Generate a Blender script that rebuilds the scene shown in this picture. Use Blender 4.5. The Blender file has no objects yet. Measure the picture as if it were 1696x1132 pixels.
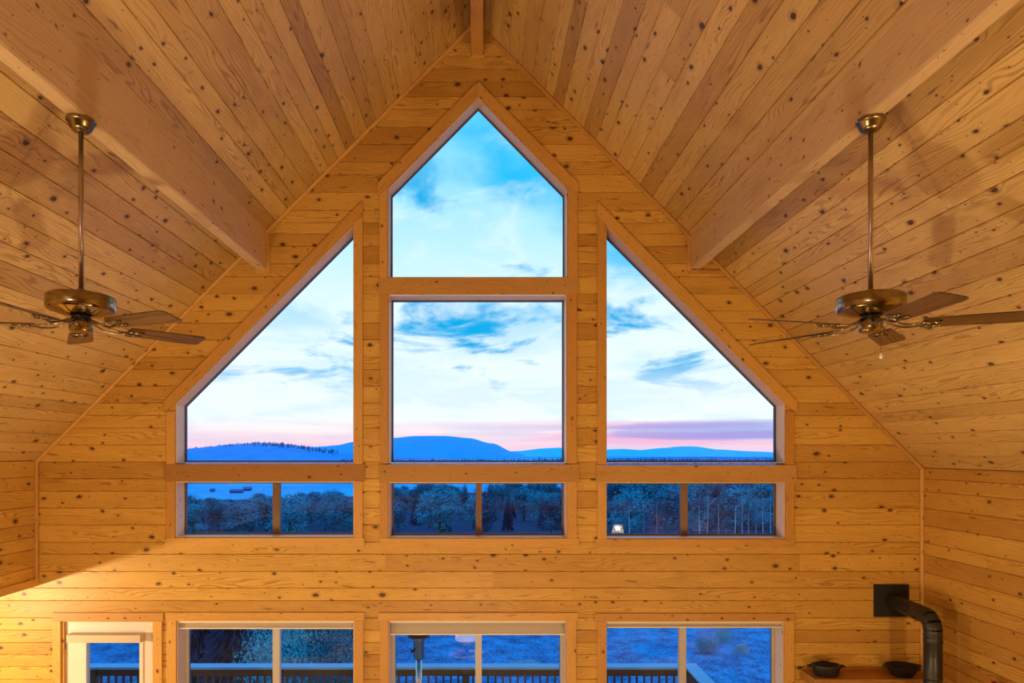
import bpy, bmesh, math, random
from mathutils import Vector, Matrix, noise
random.seed(7)
SC = bpy.context.scene
COL = SC.collection
PI = math.pi

# ------------------------------------------------------------------ measured frame of reference
S = 170.0            # pixels per metre on the gable wall
F = 1115.0           # focal length in pixels (1696 px wide image)
D = F / S            # camera to gable wall
HC = 3.70            # camera height above the ground floor
VX, VY = 797.0, 750.0
def gx(px): return (px - VX) / S
def gz(py): return HC + (VY - py) / S

# ------------------------------------------------------------------ camera
cam_d = bpy.data.cameras.new('camera')
cam = bpy.data.objects.new('camera', cam_d); COL.objects.link(cam)
cam.location = (0, -D, HC)
cam.rotation_euler = (PI / 2, 0, 0)
cam_d.sensor_width = 36.0
cam_d.lens = 36.0 * F / 1696.0
cam_d.shift_x = (848.0 - VX) / 1696.0
cam_d.shift_y = (VY - 566.0) / 1696.0
cam_d.clip_start = 0.05; cam_d.clip_end = 60000
SC.camera = cam
SC.view_settings.view_transform = 'Standard'
SC.view_settings.look = 'None'
SC.view_settings.gamma = 1.0
SC.view_settings.use_curve_mapping = False
SC.view_settings.exposure = 0.0
SC.cycles.use_denoising = True
SC.cycles.max_bounces = 8
SC.cycles.diffuse_bounces = 5
SC.cycles.transparent_max_bounces = 12
SC.cycles.sample_clamp_indirect = 6.0
SC.cycles.caustics_reflective = False
SC.cycles.caustics_refractive = False

# ------------------------------------------------------------------ node helper
class NT:
    def __init__(self, tree):
        self.t = tree; tree.nodes.clear()
    def n(self, typ, inp=None, **kw):
        nd = self.t.nodes.new(typ)
        for k, v in kw.items(): setattr(nd, k, v)
        for k, v in (inp or {}).items(): self.set(nd.inputs[k], v)
        return nd
    def set(self, sock, v):
        if isinstance(v, bpy.types.NodeSocket): self.t.links.new(v, sock)
        elif isinstance(v, bpy.types.Node): self.t.links.new(v.outputs[0], sock)
        else:
            if isinstance(v, (tuple, list)) and len(v) == 3 and sock.type == 'RGBA': v = (*v, 1)
            sock.default_value = v
    def m(self, op, a, b=0.0, c=0.0, clamp=False):
        nd = self.t.nodes.new('ShaderNodeMath'); nd.operation = op; nd.use_clamp = clamp
        self.set(nd.inputs[0], a); self.set(nd.inputs[1], b); self.set(nd.inputs[2], c)
        return nd.outputs[0]
    def mix(self, f, a, b, blend='MIX'):
        nd = self.t.nodes.new('ShaderNodeMix'); nd.data_type = 'RGBA'; nd.blend_type = blend
        nd.clamp_factor = True
        self.set(nd.inputs[0], f); self.set(nd.inputs[6], a); self.set(nd.inputs[7], b)
        return nd.outputs[2]
    def ss(self, v, a, b):          # smoothstep a..b -> 0..1
        nd = self.t.nodes.new('ShaderNodeMapRange'); nd.interpolation_type = 'SMOOTHSTEP'
        self.set(nd.inputs[0], v); self.set(nd.inputs[1], a); self.set(nd.inputs[2], b)
        return nd.outputs[0]
    def xyz(self, x, y, z=0.0):
        return self.n('ShaderNodeCombineXYZ', {0: x, 1: y, 2: z}).outputs[0]
    def noise(self, vec, scale, detail=3.0, rough=0.55, dist=0.0):
        return self.n('ShaderNodeTexNoise', {'Vector': vec, 'Scale': scale, 'Detail': detail,
                      'Roughness': rough, 'Distortion': dist}).outputs[0]
def new_mat(name):
    m = bpy.data.materials.new(name); m.use_nodes = True
    return m, NT(m.node_tree)
def out(nt, sh): nt.t.links.new(sh.outputs[0] if isinstance(sh, bpy.types.Node) else sh,
                                nt.n('ShaderNodeOutputMaterial').inputs[0])

# ------------------------------------------------------------------ sky (dusk)
world = bpy.data.worlds.new('dusk_sky'); SC.world = world; world.use_nodes = True
nt = NT(world.node_tree)
tc = nt.n('ShaderNodeTexCoord')
sp = nt.n('ShaderNodeSeparateXYZ', {0: tc.outputs['Generated']})
X_, Y_, Z_ = sp.outputs
zz = nt.m('MAXIMUM', Z_, 0.0)
den = nt.m('ADD', zz, 0.13)
P = nt.xyz(nt.m('DIVIDE', X_, den), nt.m('DIVIDE', Y_, den), 3.7)
ramp = nt.n('ShaderNodeValToRGB', {0: nt.m('MULTIPLY', zz, 1.0)})
cr = ramp.color_ramp
def lin(c): return tuple(((v / 255) / 12.92 if v / 255 <= .04045 else ((v / 255 + .055) / 1.055) ** 2.4) for v in c)
stops = [(0.0, (232, 204, 236)), (0.014, (250, 212, 226)), (0.030, (250, 236, 240)), (0.05, (238, 248, 252)),
         (0.20, (228, 247, 253)), (0.30, (186, 236, 252)), (0.45, (104, 212, 250)), (0.62, (0, 178, 300)), (1.0, (0, 165, 325))]
cr.elements[0].position = stops[0][0]; cr.elements[0].color = (*lin(stops[0][1]), 1)
cr.elements[1].position = stops[-1][0]; cr.elements[1].color = (*lin(stops[-1][1]), 1)
for p, c in stops[1:-1]:
    e = cr.elements.new(p); e.color = (*lin(c), 1)
base = ramp.outputs[0]
# broad blue-cyan breaks between thin cloud, finer and darker ones lower down
n1 = nt.noise(P, 1.0, 5, 0.55, 0.4)
Pm = nt.n('ShaderNodeVectorMath', {0: P, 1: (1.0, 0.9, 1.0)}, operation='MULTIPLY').outputs[0]
n2 = nt.noise(nt.n('ShaderNodeVectorMath', {0: Pm, 1: (7.3, 2.1, 0)}, operation='ADD').outputs[0], 1.5, 6, 0.58, 0.35)
hi = nt.ss(zz, 0.10, 0.34)
gap = nt.m('MULTIPLY', nt.ss(n1, 0.43, 0.60), nt.m('ADD', 0.15, nt.m('MULTIPLY', hi, 0.85)))
col = nt.mix(nt.m('MULTIPLY', gap, 0.95), base, lin((0, 186, 246)))
gap2 = nt.m('MULTIPLY', nt.ss(n2, 0.53, 0.64), nt.m('MULTIPLY', nt.ss(zz, 0.06, 0.15), nt.m('SUBTRACT', 1.0, nt.ss(zz, 0.34, 0.5))))
col = nt.mix(gap2, col, lin((0, 170, 232)))
wisp = nt.m('MULTIPLY', nt.ss(nt.noise(P, 3.2, 6, 0.6, 1.0), 0.5, 0.75), nt.m('MULTIPLY', nt.ss(zz, 0.1, 0.2), 0.5))
col = nt.mix(wisp, col, lin((240, 251, 255)))
# low pink and violet streaks, strongest to the right of the view
Ps = nt.xyz(nt.m('MULTIPLY', X_, 2.2), nt.m('MULTIPLY', Z_, 42.0), 1.3)
n3 = nt.noise(Ps, 1.3, 4, 0.55, 0.3)
band = nt.m('MULTIPLY', nt.ss(Z_, 0.0, 0.02), nt.m('SUBTRACT', 1.0, nt.ss(Z_, 0.036, 0.055)))
side = nt.ss(X_, -0.1, 0.35)
col = nt.mix(nt.m('MULTIPLY', nt.m('MULTIPLY', nt.ss(n3, 0.42, 0.6), band), nt.m('ADD', 0.18, nt.m('MULTIPLY', side, 0.6))), col, lin((240, 158, 208)))
col = nt.mix(nt.m('MULTIPLY', nt.m('MULTIPLY', nt.ss(nt.noise(Ps, 0.9, 4, 0.5, 0.5), 0.5, 0.62), band), nt.m('MULTIPLY', side, 0.75)), col, lin((128, 150, 226)))
bg = nt.n('ShaderNodeBackground', {0: col, 1: 1.12})
nt.t.links.new(bg.outputs[0], nt.n('ShaderNodeOutputWorld').inputs[0])
world.cycles.sampling_method = 'MANUAL'; world.cycles.sample_map_resolution = 512

# ------------------------------------------------------------------ lamp powers (W)
POW_CENTRE, COL_CENTRE = 200, (1.0, 0.82, 0.62)
POW_SIDE, COL_SIDE = 290, (1.0, 0.76, 0.34)
POW_RECESS, COL_RECESS = 500, (1.0, 0.85, 0.62)
POW_LOFT, COL_LOFT = 230, (1.0, 0.90, 0.90)
POW_UNDER, COL_UNDER = 90, (1.0, 0.70, 0.38)
def bulb(name, loc, power, color, r=0.05):
    l = bpy.data.lights.new(name, 'POINT'); l.energy = power; l.color = color; l.shadow_soft_size = r
    o = bpy.data.objects.new(name, l); o.location = loc; COL.objects.link(o); return o

# ------------------------------------------------------------------ materials
def pine(name, c_light, c_dark, c_knot, rough=0.42, knots=1.0, grain=1.0, bump=0.3, coarse=False, tone=0.9):
    m, n = new_mat(name)
    uv = n.n('ShaderNodeUVMap').outputs[0]
    s = n.n('ShaderNodeSeparateXYZ', {0: uv}); u, v = s.outputs[0], s.outputs[1]
    rnd = n.n('ShaderNodeObjectInfo').outputs['Random']
    # knots: scattered cells of random radius, slightly out of round
    wob = n.noise(uv, 14.0, 2)
    kv = n.xyz(n.m('ADD', n.m('MULTIPLY', u, 6.2), n.m('MULTIPLY', wob, 0.10)), n.m('ADD', n.m('MULTIPLY', v, 9.0), n.m('MULTIPLY', wob, 0.14)))
    vo = n.n('ShaderNodeTexVoronoi', {'Vector': kv, 'Scale': 1.0, 'Randomness': 1.0}, voronoi_dimensions='2D')
    cs = n.n('ShaderNodeSeparateColor', {0: vo.outputs['Color']})
    dist = vo.outputs['Distance']
    rad = n.m('MULTIPLY', n.m('MULTIPLY', n.m('MAXIMUM', n.m('SUBTRACT', cs.outputs[0], 0.47), 0.0), cs.outputs[1]), 0.36 * knots)
    kn = n.m('MULTIPLY', n.m('SUBTRACT', 1.0, n.ss(n.m('SUBTRACT', dist, rad), -0.012, 0.022)), n.ss(rad, 0.006, 0.02))
    core = n.m('SUBTRACT', 1.0, n.ss(n.m('SUBTRACT', dist, n.m('MULTIPLY', rad, 0.5)), -0.02, 0.02))
    halo = n.m('MULTIPLY', n.m('SUBTRACT', 1.0, n.ss(dist, rad, n.m('ADD', n.m('MULTIPLY', rad, 2.4), 0.03))), n.ss(rad, 0.01, 0.05))
    # small dark slanting spike knots
    v2 = n.n('ShaderNodeTexVoronoi', {'Vector': n.xyz(n.m('ADD', n.m('MULTIPLY', u, 16.0), n.m('MULTIPLY', v, 9.0)), n.m('MULTIPLY', v, 22.0)), 'Scale': 1.0},
             voronoi_dimensions='2D')
    c2 = n.n('ShaderNodeSeparateColor', {0: v2.outputs['Color']})
    pin = n.m('MULTIPLY', n.m('SUBTRACT', 1.0, n.ss(v2.outputs['Distance'], 0.05, 0.13)), n.ss(c2.outputs[0], 0.86, 0.90))
    # growth rings running with the board, swelling round the knots
    low = n.noise(n.xyz(n.m('MULTIPLY', u, 0.9), n.m('MULTIPLY', v, 6.0)), 1.0, 2, 0.5)
    ph = n.m('ADD', n.m('MULTIPLY', v, 330.0), n.m('MULTIPLY', low, 85.0))
    ph = n.m('ADD', ph, n.m('MULTIPLY', n.m('SUBTRACT', 1.0, n.ss(dist, 0.0, 0.55)), n.m('MULTIPLY', rad, 60.0)))
    ring = n.m('SINE', n.m('MULTIPLY', ph, 1.0 if not coarse else 0.6))
    ring = n.ss(ring, 0.05, 1.0)
    vis = n.ss(n.noise(n.xyz(n.m('MULTIPLY', u, 0.5), n.m('MULTIPLY', v, 3.0), 5.0), 1.6, 2), 0.38, 0.62)
    ring = n.m('MULTIPLY', ring, n.m('ADD', 0.25, n.m('MULTIPLY', vis, 0.75)))
    fib = n.noise(n.xyz(n.m('MULTIPLY', u, 5.0), n.m('MULTIPLY', v, 320.0)), 1.0, 3, 0.6)
    blotch = n.noise(n.xyz(n.m('MULTIPLY', u, 1.3), n.m('MULTIPLY', v, 5.0), 9.0), 1.0, 3, 0.6)
    col = n.mix(n.m('MULTIPLY', ring, 0.5 * grain), c_light, c_dark)
    col = n.mix(n.m('MULTIPLY', n.ss(blotch, 0.5, 0.8), 0.4), col, c_dark)
    col = n.mix(n.m('MULTIPLY', n.ss(fib, 0.45, 0.75), 0.42 * grain), col, c_dark)
    tn = n.m('MULTIPLY', n.m('POWER', rnd, 1.6), tone)
    col = n.mix(tn, col, n.mix(0.5, col, c_dark, 'MULTIPLY'))
    col = n.mix(n.m('MULTIPLY', halo, 0.45), col, tuple(a * 0.5 for a in c_dark))
    col = n.mix(n.m('MULTIPLY', pin, 0.75), col, c_knot)
    col = n.mix(n.m('MULTIPLY', kn, 0.9), col, n.mix(n.m('MULTIPLY', core, 0.5), c_knot, tuple(min(1, a * 3.0) for a in c_knot)))
    # long resinous streaks, rare
    v3 = n.n('ShaderNodeTexVoronoi', {'Vector': n.xyz(n.m('ADD', n.m('MULTIPLY', u, 2.6), n.m('MULTIPLY', v, 6.0)), n.m('ADD', n.m('MULTIPLY', v, 15.0), n.m('MULTIPLY', wob, 0.5))), 'Scale': 1.0},
             voronoi_dimensions='2D')
    c3 = n.n('ShaderNodeSeparateColor', {0: v3.outputs['Color']})
    stk = n.m('MULTIPLY', n.m('SUBTRACT', 1.0, n.ss(v3.outputs['Distance'], 0.04, 0.2)), n.ss(c3.outputs[0], 0.93, 0.96))
    col = n.mix(n.m('MULTIPLY', stk, 0.7 * min(1.0, knots)), col, tuple(a * 0.28 for a in c_dark))
    h = n.m('SUBTRACT', n.m('MULTIPLY', fib, 0.4 if not coarse else 1.4), n.m('MULTIPLY', ring, 0.3))
    b = n.n('ShaderNodeBump', {'Strength': bump, 'Distance': 0.002 if not coarse else 0.006, 'Height': h})
    bs = n.n('ShaderNodeBsdfPrincipled', {'Base Color': col, 'Roughness': rough, 'Normal': b, 'Specular IOR Level': 0.35})
    out(n, bs); return m
M = {}
M['pine'] = pine('knotty_pine', (0.74, 0.455, 0.100), (0.38, 0.165, 0.022), (0.045, 0.012, 0.003), grain=1.25)
M['pine_slope'] = pine('ceiling_pine', (0.73, 0.495, 0.17), (0.31, 0.15, 0.034), (0.045, 0.012, 0.003), tone=1.0, grain=1.15)
M['casing'] = pine('casing_pine', (0.70, 0.40, 0.105), (0.46, 0.21, 0.04), (0.07, 0.018, 0.004), knots=0.55, grain=0.7)
M['jamb'] = pine('skylit_jamb_pine', (0.84, 0.64, 0.48), (0.62, 0.40, 0.25), (0.16, 0.06, 0.03), knots=0.4, grain=0.5)  # pine made paler, standing in for skylight on the reveals
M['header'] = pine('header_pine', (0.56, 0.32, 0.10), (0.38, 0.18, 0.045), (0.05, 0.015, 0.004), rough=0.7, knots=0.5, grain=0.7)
M['beam'] = pine('rough_sawn_beam', (0.72, 0.51, 0.28), (0.47, 0.30, 0.14), (0.10, 0.03, 0.012), rough=0.85, knots=0.6, grain=0.8, bump=0.6, coarse=True)
M['oak'] = pine('oak_veneer', (0.16, 0.08, 0.027), (0.018, 0.007, 0.0025), (0.08, 0.03, 0.01), rough=0.4, knots=0.0, grain=1.9, tone=0.2, coarse=True)
M['mantel'] = pine('mantel_pine', (0.56, 0.30, 0.07), (0.36, 0.15, 0.025), (0.045, 0.010, 0.003), knots=0.8)

def plain(name, c, rough=0.5, metal=0.0, spec=0.5, nscale=0, namt=0.0, bump=0.0, **kw):
    m, n = new_mat(name)
    col = n.n('ShaderNodeRGB'); col.outputs[0].default_value = (*c, 1); col = col.outputs[0]
    inp = {'Roughness': rough, 'Metallic': metal, 'Specular IOR Level': spec}
    if nscale:
        tcn = n.n('ShaderNodeTexCoord').outputs['Object']
        nz = n.noise(tcn, nscale, 4)
        col = n.mix(nz, tuple(x * (1 - namt) for x in c), tuple(min(1, x * (1 + namt)) for x in c))
        if bump: inp['Normal'] = n.n('ShaderNodeBump', {'Strength': bump, 'Distance': 0.01, 'Height': nz})
    inp['Base Color'] = col
    inp.update(kw)
    out(n, n.n('ShaderNodeBsdfPrincipled', inp)); return m
def brass():
    m, n = new_mat('antique_brass')
    tg = n.n('ShaderNodeTangent', direction_type='RADIAL', axis='Z')
    nz = n.noise(n.n('ShaderNodeTexCoord').outputs['Object'], 30, 3)
    col = n.mix(nz, (0.25, 0.19, 0.10), (0.32, 0.25, 0.14))
    out(n, n.n('ShaderNodeBsdfPrincipled', {'Base Color': col, 'Metallic': 1.0, 'Roughness': 0.17, 'Anisotropic': 0.75, 'Tangent': tg.outputs[0]})); return m
M['brass'] = brass()
M['steel_rod'] = plain('downrod_brass', (0.48, 0.40, 0.34), 0.28, 1.0, nscale=20, namt=0.05)
M['dark'] = plain('dark_iron', (0.012, 0.012, 0.013), 0.45, 0.0, nscale=40, namt=0.3, bump=0.15)
M['pipe'] = plain('black_stovepipe', (0.018, 0.017, 0.016), 0.38, 0.0, nscale=12, namt=0.3)
M['plate'] = plain('matte_black_plate', (0.008, 0.008, 0.008), 0.8, 0.0, nscale=12, namt=0.2)
M['door'] = plain('cream_door_paint', (0.78, 0.70, 0.62), 0.4, nscale=6, namt=0.03)
M['vinyl'] = plain('almond_vinyl', (0.55, 0.52, 0.50), 0.4, nscale=6, namt=0.03)
M['bronze'] = plain('bronze_sash', (0.20, 0.105, 0.05), 0.4, nscale=6, namt=0.1)
M['seal'] = plain('dusk_lit_glazing_seal', (0.09, 0.11, 0.24), 0.5, nscale=6, namt=0.1)  # blue dusk light on the frames is put into this colour
M['shade'] = plain('roller_shade_fabric', (0.80, 0.70, 0.54), 0.8, nscale=60, namt=0.06)
M['cassette'] = plain('ivory_cassette', (0.84, 0.77, 0.60), 0.5, nscale=9, namt=0.03)
M['blindbox'] = plain('blind_box_vinyl', (0.58, 0.50, 0.34), 0.5, nscale=9, namt=0.03)
M['concrete'] = plain('grey_shell', (0.30, 0.22, 0.14), 0.9, nscale=4, namt=0.1)
M['floor'] = plain('carpet_floor', (0.30, 0.24, 0.17), 0.95, nscale=80, namt=0.2)
M['red'] = plain('red_petals', (0.30, 0.012, 0.010), 0.6, nscale=20, namt=0.4)
M['deckwood'] = plain('deck_boards', (0.26, 0.26, 0.27), 0.8, nscale=8, namt=0.3)
M['railcap'] = plain('dusk_tinted_rail_cap', (0.22, 0.50, 0.72), 0.6, nscale=9, namt=0.15)  # blue of the dusk light mixed into the cap colour
M['raildark'] = plain('dark_rail', (0.07, 0.05, 0.045), 0.7, nscale=9, namt=0.2)
M['stainless'] = plain('stainless_steel', (0.55, 0.56, 0.58), 0.22, 1.0, nscale=9, namt=0.05)
M['bark'] = plain('bark', (0.06, 0.055, 0.05), 0.9, nscale=6, namt=0.4)
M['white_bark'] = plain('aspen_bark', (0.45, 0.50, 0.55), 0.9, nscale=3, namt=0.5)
M['barnwall'] = plain('dusk_tinted_barn_wall', (0.0, 0.05, 0.16), 0.9, nscale=2, namt=0.2)  # barn walls, roofs and rocks carry the blue dusk cast in their colours
M['barnroof'] = plain('dusk_tinted_barn_roof', (0.0, 0.12, 0.36), 0.6, nscale=2, namt=0.2)
M['rock'] = plain('dusk_tinted_rock', (0.20, 0.30, 0.38), 0.9, nscale=3, namt=0.3, bump=0.5)
def leafmat(name, a, b, sc=0.35):
    m, n = new_mat(name)
    g = n.n('ShaderNodeNewGeometry').outputs['Position']
    r = n.n('ShaderNodeObjectInfo').outputs['Random']
    nz = n.m('ADD', n.m('MULTIPLY', n.noise(g, sc, 4, 0.7), 0.75), n.m('MULTIPLY', r, 0.35))
    col = n.mix(n.ss(nz, 0.3, 0.8), a, b)
    out(n, n.n('ShaderNodeBsdfPrincipled', {'Base Color': col, 'Roughness': 0.8, 'Specular IOR Level': 0.2})); return m
M['leaf'] = leafmat('dusk_tinted_broadleaf', (0.000, 0.08, 0.17), (0.004, 0.34, 0.48))  # foliage colours have the blue dusk cast painted in
M['needle'] = leafmat('dusk_tinted_needles', (0.000, 0.05, 0.13), (0.004, 0.18, 0.34))
M['shrub'] = leafmat('dusk_tinted_shrub', (0.000, 0.12, 0.20), (0.015, 0.5, 0.55), 1.5)
M['hillfar'] = leafmat('haze_tinted_distant_hill', (0.0, 0.66, 0.98), (0.02, 0.72, 1.0), 0.0006)  # aerial haze and dusk blue are painted into the hill colours
M['hill'] = leafmat('haze_tinted_wooded_hill', (0.0, 0.36, 0.80), (0.0, 0.46, 0.92), 0.006)
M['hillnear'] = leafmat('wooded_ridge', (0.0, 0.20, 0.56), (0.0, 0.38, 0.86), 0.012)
def ground_mat():
    m, n = new_mat('meadow')
    g = n.n('ShaderNodeNewGeometry').outputs['Position']
    a = n.noise(g, 1.6, 6, 0.7); b = n.noise(g, 14.0, 4, 0.8); c = n.noise(g, 0.004, 4, 0.6)
    k = n.m('ADD', n.m('MULTIPLY', a, 0.45), n.m('MULTIPLY', b, 0.55))
    near = n.mix(n.ss(k, 0.38, 0.62), (0.0, 0.08, 0.24), (0.02, 0.48, 0.90))  # blue dusk cast is part of the grass and plain colours
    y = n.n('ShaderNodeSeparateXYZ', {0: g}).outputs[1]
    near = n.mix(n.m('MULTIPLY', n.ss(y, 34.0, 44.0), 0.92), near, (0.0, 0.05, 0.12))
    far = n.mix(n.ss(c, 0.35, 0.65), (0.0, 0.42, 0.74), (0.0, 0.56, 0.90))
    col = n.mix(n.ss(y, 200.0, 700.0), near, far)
    bp = n.n('ShaderNodeBump', {'Strength': 0.8, 'Distance': 0.12, 'Height': k})
    out(n, n.n('ShaderNodeBsdfPrincipled', {'Base Color': col, 'Roughness': 0.95, 'Specular IOR Level': 0.1, 'Normal': bp})); return m
M['ground'] = ground_mat()
def glass_mat():
    m, n = new_mat('window_glass')
    fr = n.n('ShaderNodeFresnel', {'IOR': 1.5})
    fac = n.m('MULTIPLY', fr.outputs[0], 0.65)
    g = n.n('ShaderNodeTexCoord').outputs['Object']
    s = n.n('ShaderNodeSeparateXYZ', {0: g})
    # faint dried water runs and specks on the pane
    st = n.noise(n.xyz(n.m('MULTIPLY', s.outputs[0], 26.0), 0.0, n.m('MULTIPLY', s.outputs[2], 1.6)), 1.0, 4, 0.7)
    dirt = n.m('MULTIPLY', n.ss(st, 0.60, 0.80), 0.06)
    tr = n.n('ShaderNodeBsdfTransparent', {0: (0.98, 1.0, 1.0)})
    gl = n.n('ShaderNodeBsdfGlossy', {'Color': (1, 1, 1), 'Roughness': 0.0})
    df = n.n('ShaderNodeBsdfTranslucent', {0: (0.7, 0.8, 0.85)})
    a = n.n('ShaderNodeMixShader', {0: dirt, 1: tr.outputs[0], 2: df.outputs[0]})
    out(n, n.n('ShaderNodeMixShader', {0: fac, 1: a.outputs[0], 2: gl.outputs[0]})); return m
M['glass'] = glass_mat()
def lampshade_mat():
    m, n = new_mat('lampshade_linen')
    nz = n.noise(n.n('ShaderNodeTexCoord').outputs['Object'], 40.0, 3)
    tl = n.n('ShaderNodeBsdfTranslucent', {0: n.mix(nz, (0.95, 0.85, 0.66), (1, 0.92, 0.76))})
    tp = n.n('ShaderNodeBsdfTransparent', {0: (1, 0.93, 0.8)})
    em = n.n('ShaderNodeEmission', {0: (1.0, 0.82, 0.52), 1: 7.0})
    a = n.n('ShaderNodeMixShader', {0: 0.45, 1: tl.outputs[0], 2: tp.outputs[0]})
    out(n, n.n('ShaderNodeAddShader', {0: a.outputs[0], 1: em.outputs[0]})); return m
M['lampshade'] = lampshade_mat()

# ------------------------------------------------------------------ mesh helpers
def link(name, bm, mat, parent=None, smooth=False, uvaxis=None, recalc=True):
    if recalc: bmesh.ops.recalc_face_normals(bm, faces=bm.faces)
    if uvaxis is not None: box_uv(bm, uvaxis)
    me = bpy.data.meshes.new(name); bm.to_mesh(me); bm.free()
    me.materials.append(mat)
    if smooth:
        for p in me.polygons: p.use_smooth = True
    o = bpy.data.objects.new(name, me); COL.objects.link(o)
    if parent: o.parent = parent
    return o
def box_uv(bm, axis):
    """u along the given axis, v around it"""
    L = bm.loops.layers.uv.verify(); a = Vector(axis).normalized()
    ro, rv = random.uniform(0, 60), random.uniform(0, 60)
    bm.normal_update()
    for f in bm.faces:
        nn = f.normal; c = a.cross(nn)
        if c.length < 0.3:
            w = a.orthogonal().normalized(); t = a.cross(w)
            for l in f.loops: l[L].uv = (l.vert.co.dot(w) * 0.2 + ro, l.vert.co.dot(t) + rv)
        else:
            c.normalize()
            for l in f.loops: l[L].uv = (l.vert.co.dot(a) + ro, l.vert.co.dot(c) + rv + (3.1 if abs(nn.z) > .7 else 0))
def prism(bm, pts, n, t):
    """pts: list of 3D points of a face; extruded by t along n"""
    n = Vector(n) * t
    a = [bm.verts.new(p) for p in pts]; b = [bm.verts.new(Vector(p) + n) for p in pts]
    k = len(pts)
    bm.faces.new(a); bm.faces.new(b[::-1])
    for i in range(k): bm.faces.new((a[i], a[(i + 1) % k], b[(i + 1) % k], b[i]))
def box(bm, x0, x1, y0, y1, z0, z1):
    prism(bm, [(x0, y0, z0), (x1, y0, z0), (x1, y0, z1), (x0, y0, z1)], (0, 1, 0), y1 - y0)
def bevel(bm, w=0.004, seg=2):
    bmesh.ops.bevel(bm, geom=list(bm.edges), offset=w, segments=seg, profile=0.7, affect='EDGES', clamp_overlap=True)
def bxo(name, dims, mat, parent=None, bev=0.0, axis=None):
    bm = bmesh.new(); box(bm, *dims)
    if bev: bevel(bm, bev)
    return link(name, bm, mat, parent, uvaxis=axis)
def lathe(bm, prof, seg=40, c=(0, 0, 0), M4=None):
    rings = []
    for r, z in prof:
        if r < 1e-5: rings.append([bm.verts.new((c[0], c[1], c[2] + z))])
        else: rings.append([bm.verts.new((c[0] + r * math.cos(2 * PI * i / seg), c[1] + r * math.sin(2 * PI * i / seg), c[2] + z)) for i in range(seg)])
    for A, B in zip(rings, rings[1:]):
        for i in range(seg):
            j = (i + 1) % seg
            if len(A) == 1 and len(B) == 1: continue
            if len(A) == 1: bm.faces.new((A[0], B[j], B[i]))
            elif len(B) == 1: bm.faces.new((A[i], A[j], B[0]))
            else: bm.faces.new((A[i], A[j], B[j], B[i]))
def tube(bm, pts, r, seg=8, caps=True):
    pts = [Vector(p) for p in pts]
    rs = r if isinstance(r, (list, tuple)) else [r] * len(pts)
    rings = []; up = None
    for i, p in enumerate(pts):
        d = (pts[min(i + 1, len(pts) - 1)] - pts[max(i - 1, 0)]).normalized()
        if up is None: up = d.orthogonal().normalized()
        up = (up - d * up.dot(d)).normalized(); sd = d.cross(up)
        rings.append([bm.verts.new(p + (up * math.cos(2 * PI * k / seg) + sd * math.sin(2 * PI * k / seg)) * rs[i]) for k in range(seg)])
    for A, B in zip(rings, rings[1:]):
        for k in range(seg): bm.faces.new((A[k], A[(k + 1) % seg], B[(k + 1) % seg], B[k]))
    if caps: bm.faces.new(rings[0][::-1]); bm.faces.new(rings[-1])
def smooth_by_angle(o, ang=0.6):
    me = o.data
    bm = bmesh.new(); bm.from_mesh(me)
    for f in bm.faces: f.smooth = True
    for e in bm.edges:
        e.smooth = not (len(e.link_faces) == 2 and e.calc_face_angle(0) > ang)
    bm.to_mesh(me); bm.free(); return o
def empty(name, loc=(0, 0, 0), rz=0.0):
    o = bpy.data.objects.new(name, None); o.location = loc; o.rotation_euler = (0, 0, rz); COL.objects.link(o); o.empty_display_size = 0.1; return o
def tag(o, label=None, cat=None, group=None, kind=None):
    if label: o['label'] = label
    if cat: o['category'] = cat
    if group: o['group'] = group
    if kind: o['kind'] = kind
    return o
def copy_tree(o, parent=None):
    c = o.copy(); COL.objects.link(c); c.parent = parent
    for ch in [x for x in KIDS.get(o.name, [])]: copy_tree(ch, c)
    return c
KIDS = {}
def index_kids(o):
    KIDS[o.name] = [x for x in bpy.data.objects if x.parent == o]
    for x in KIDS[o.name]: index_kids(x)

# a plank: outline in (u, v) on a plane, grooved long edges, its own grain
def plank(outline, O, U, V, N, v0, v1, mat, parent, thick=0.018, g=0.0048, name='plank'):
    O, U, V, N = map(Vector, (O, U, V, N))
    proud = random.uniform(-0.0008, 0.0008)
    vm = (v0 + v1) / 2; k = 1 - 2 * g / (v1 - v0)
    def pt(u, v, n): return O + U * u + V * v + N * n
    bm = bmesh.new(); L = bm.loops.layers.uv.verify()
    ro, rv = random.uniform(0, 90), random.uniform(0, 90)
    A = [bm.verts.new(pt(u, vm + (v - vm) * k, proud)) for u, v in outline]
    B = [bm.verts.new(pt(u, v, -0.009)) for u, v in outline]
    C_ = [bm.verts.new(pt(u, v, -thick)) for u, v in outline]
    n = len(outline); uvs = {}
    for i, (u, v) in enumerate(outline):
        for q, w in ((A, 0), (B, 0.003), (C_, 0.015)): uvs[q[i]] = (u + ro, v + rv + w)
    bm.faces.new(A); bm.faces.new(C_[::-1])
    for P_, Q in ((A, B), (B, C_)):
        for i in range(n):
            j = (i + 1) % n
            bm.faces.new((P_[i], P_[j], Q[j], Q[i]))
    for f in bm.faces:
        for l in f.loops: l[L].uv = uvs[l.vert]
    return link(name, bm, mat, parent)

# ================================================================== GABLE WALL
# right slope: X + h = 4.15 ; left slope: h = 4.255 + X  (h above the camera)
RS, LS = 4.15, 4.255
XR, XL = gx(1528), gx(60)
ZR = HC + RS - XR; ZL = HC + LS + XL
RIDGE_X = (RS - LS) / 2; RIDGE_Z = HC + RS - RIDGE_X
Z_HEAD = gz(966)          # underside of the left header wall
X_FAR = -7.4              # outer wall of the left side room
Y_BACK = -13.0
def Lb(z):
    if z < Z_HEAD - 1e-4: return X_FAR
    if z <= ZL: return XL
    return z - HC - LS
def Rb(z): return XR if z <= ZR else RS - (z - HC)

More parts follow.
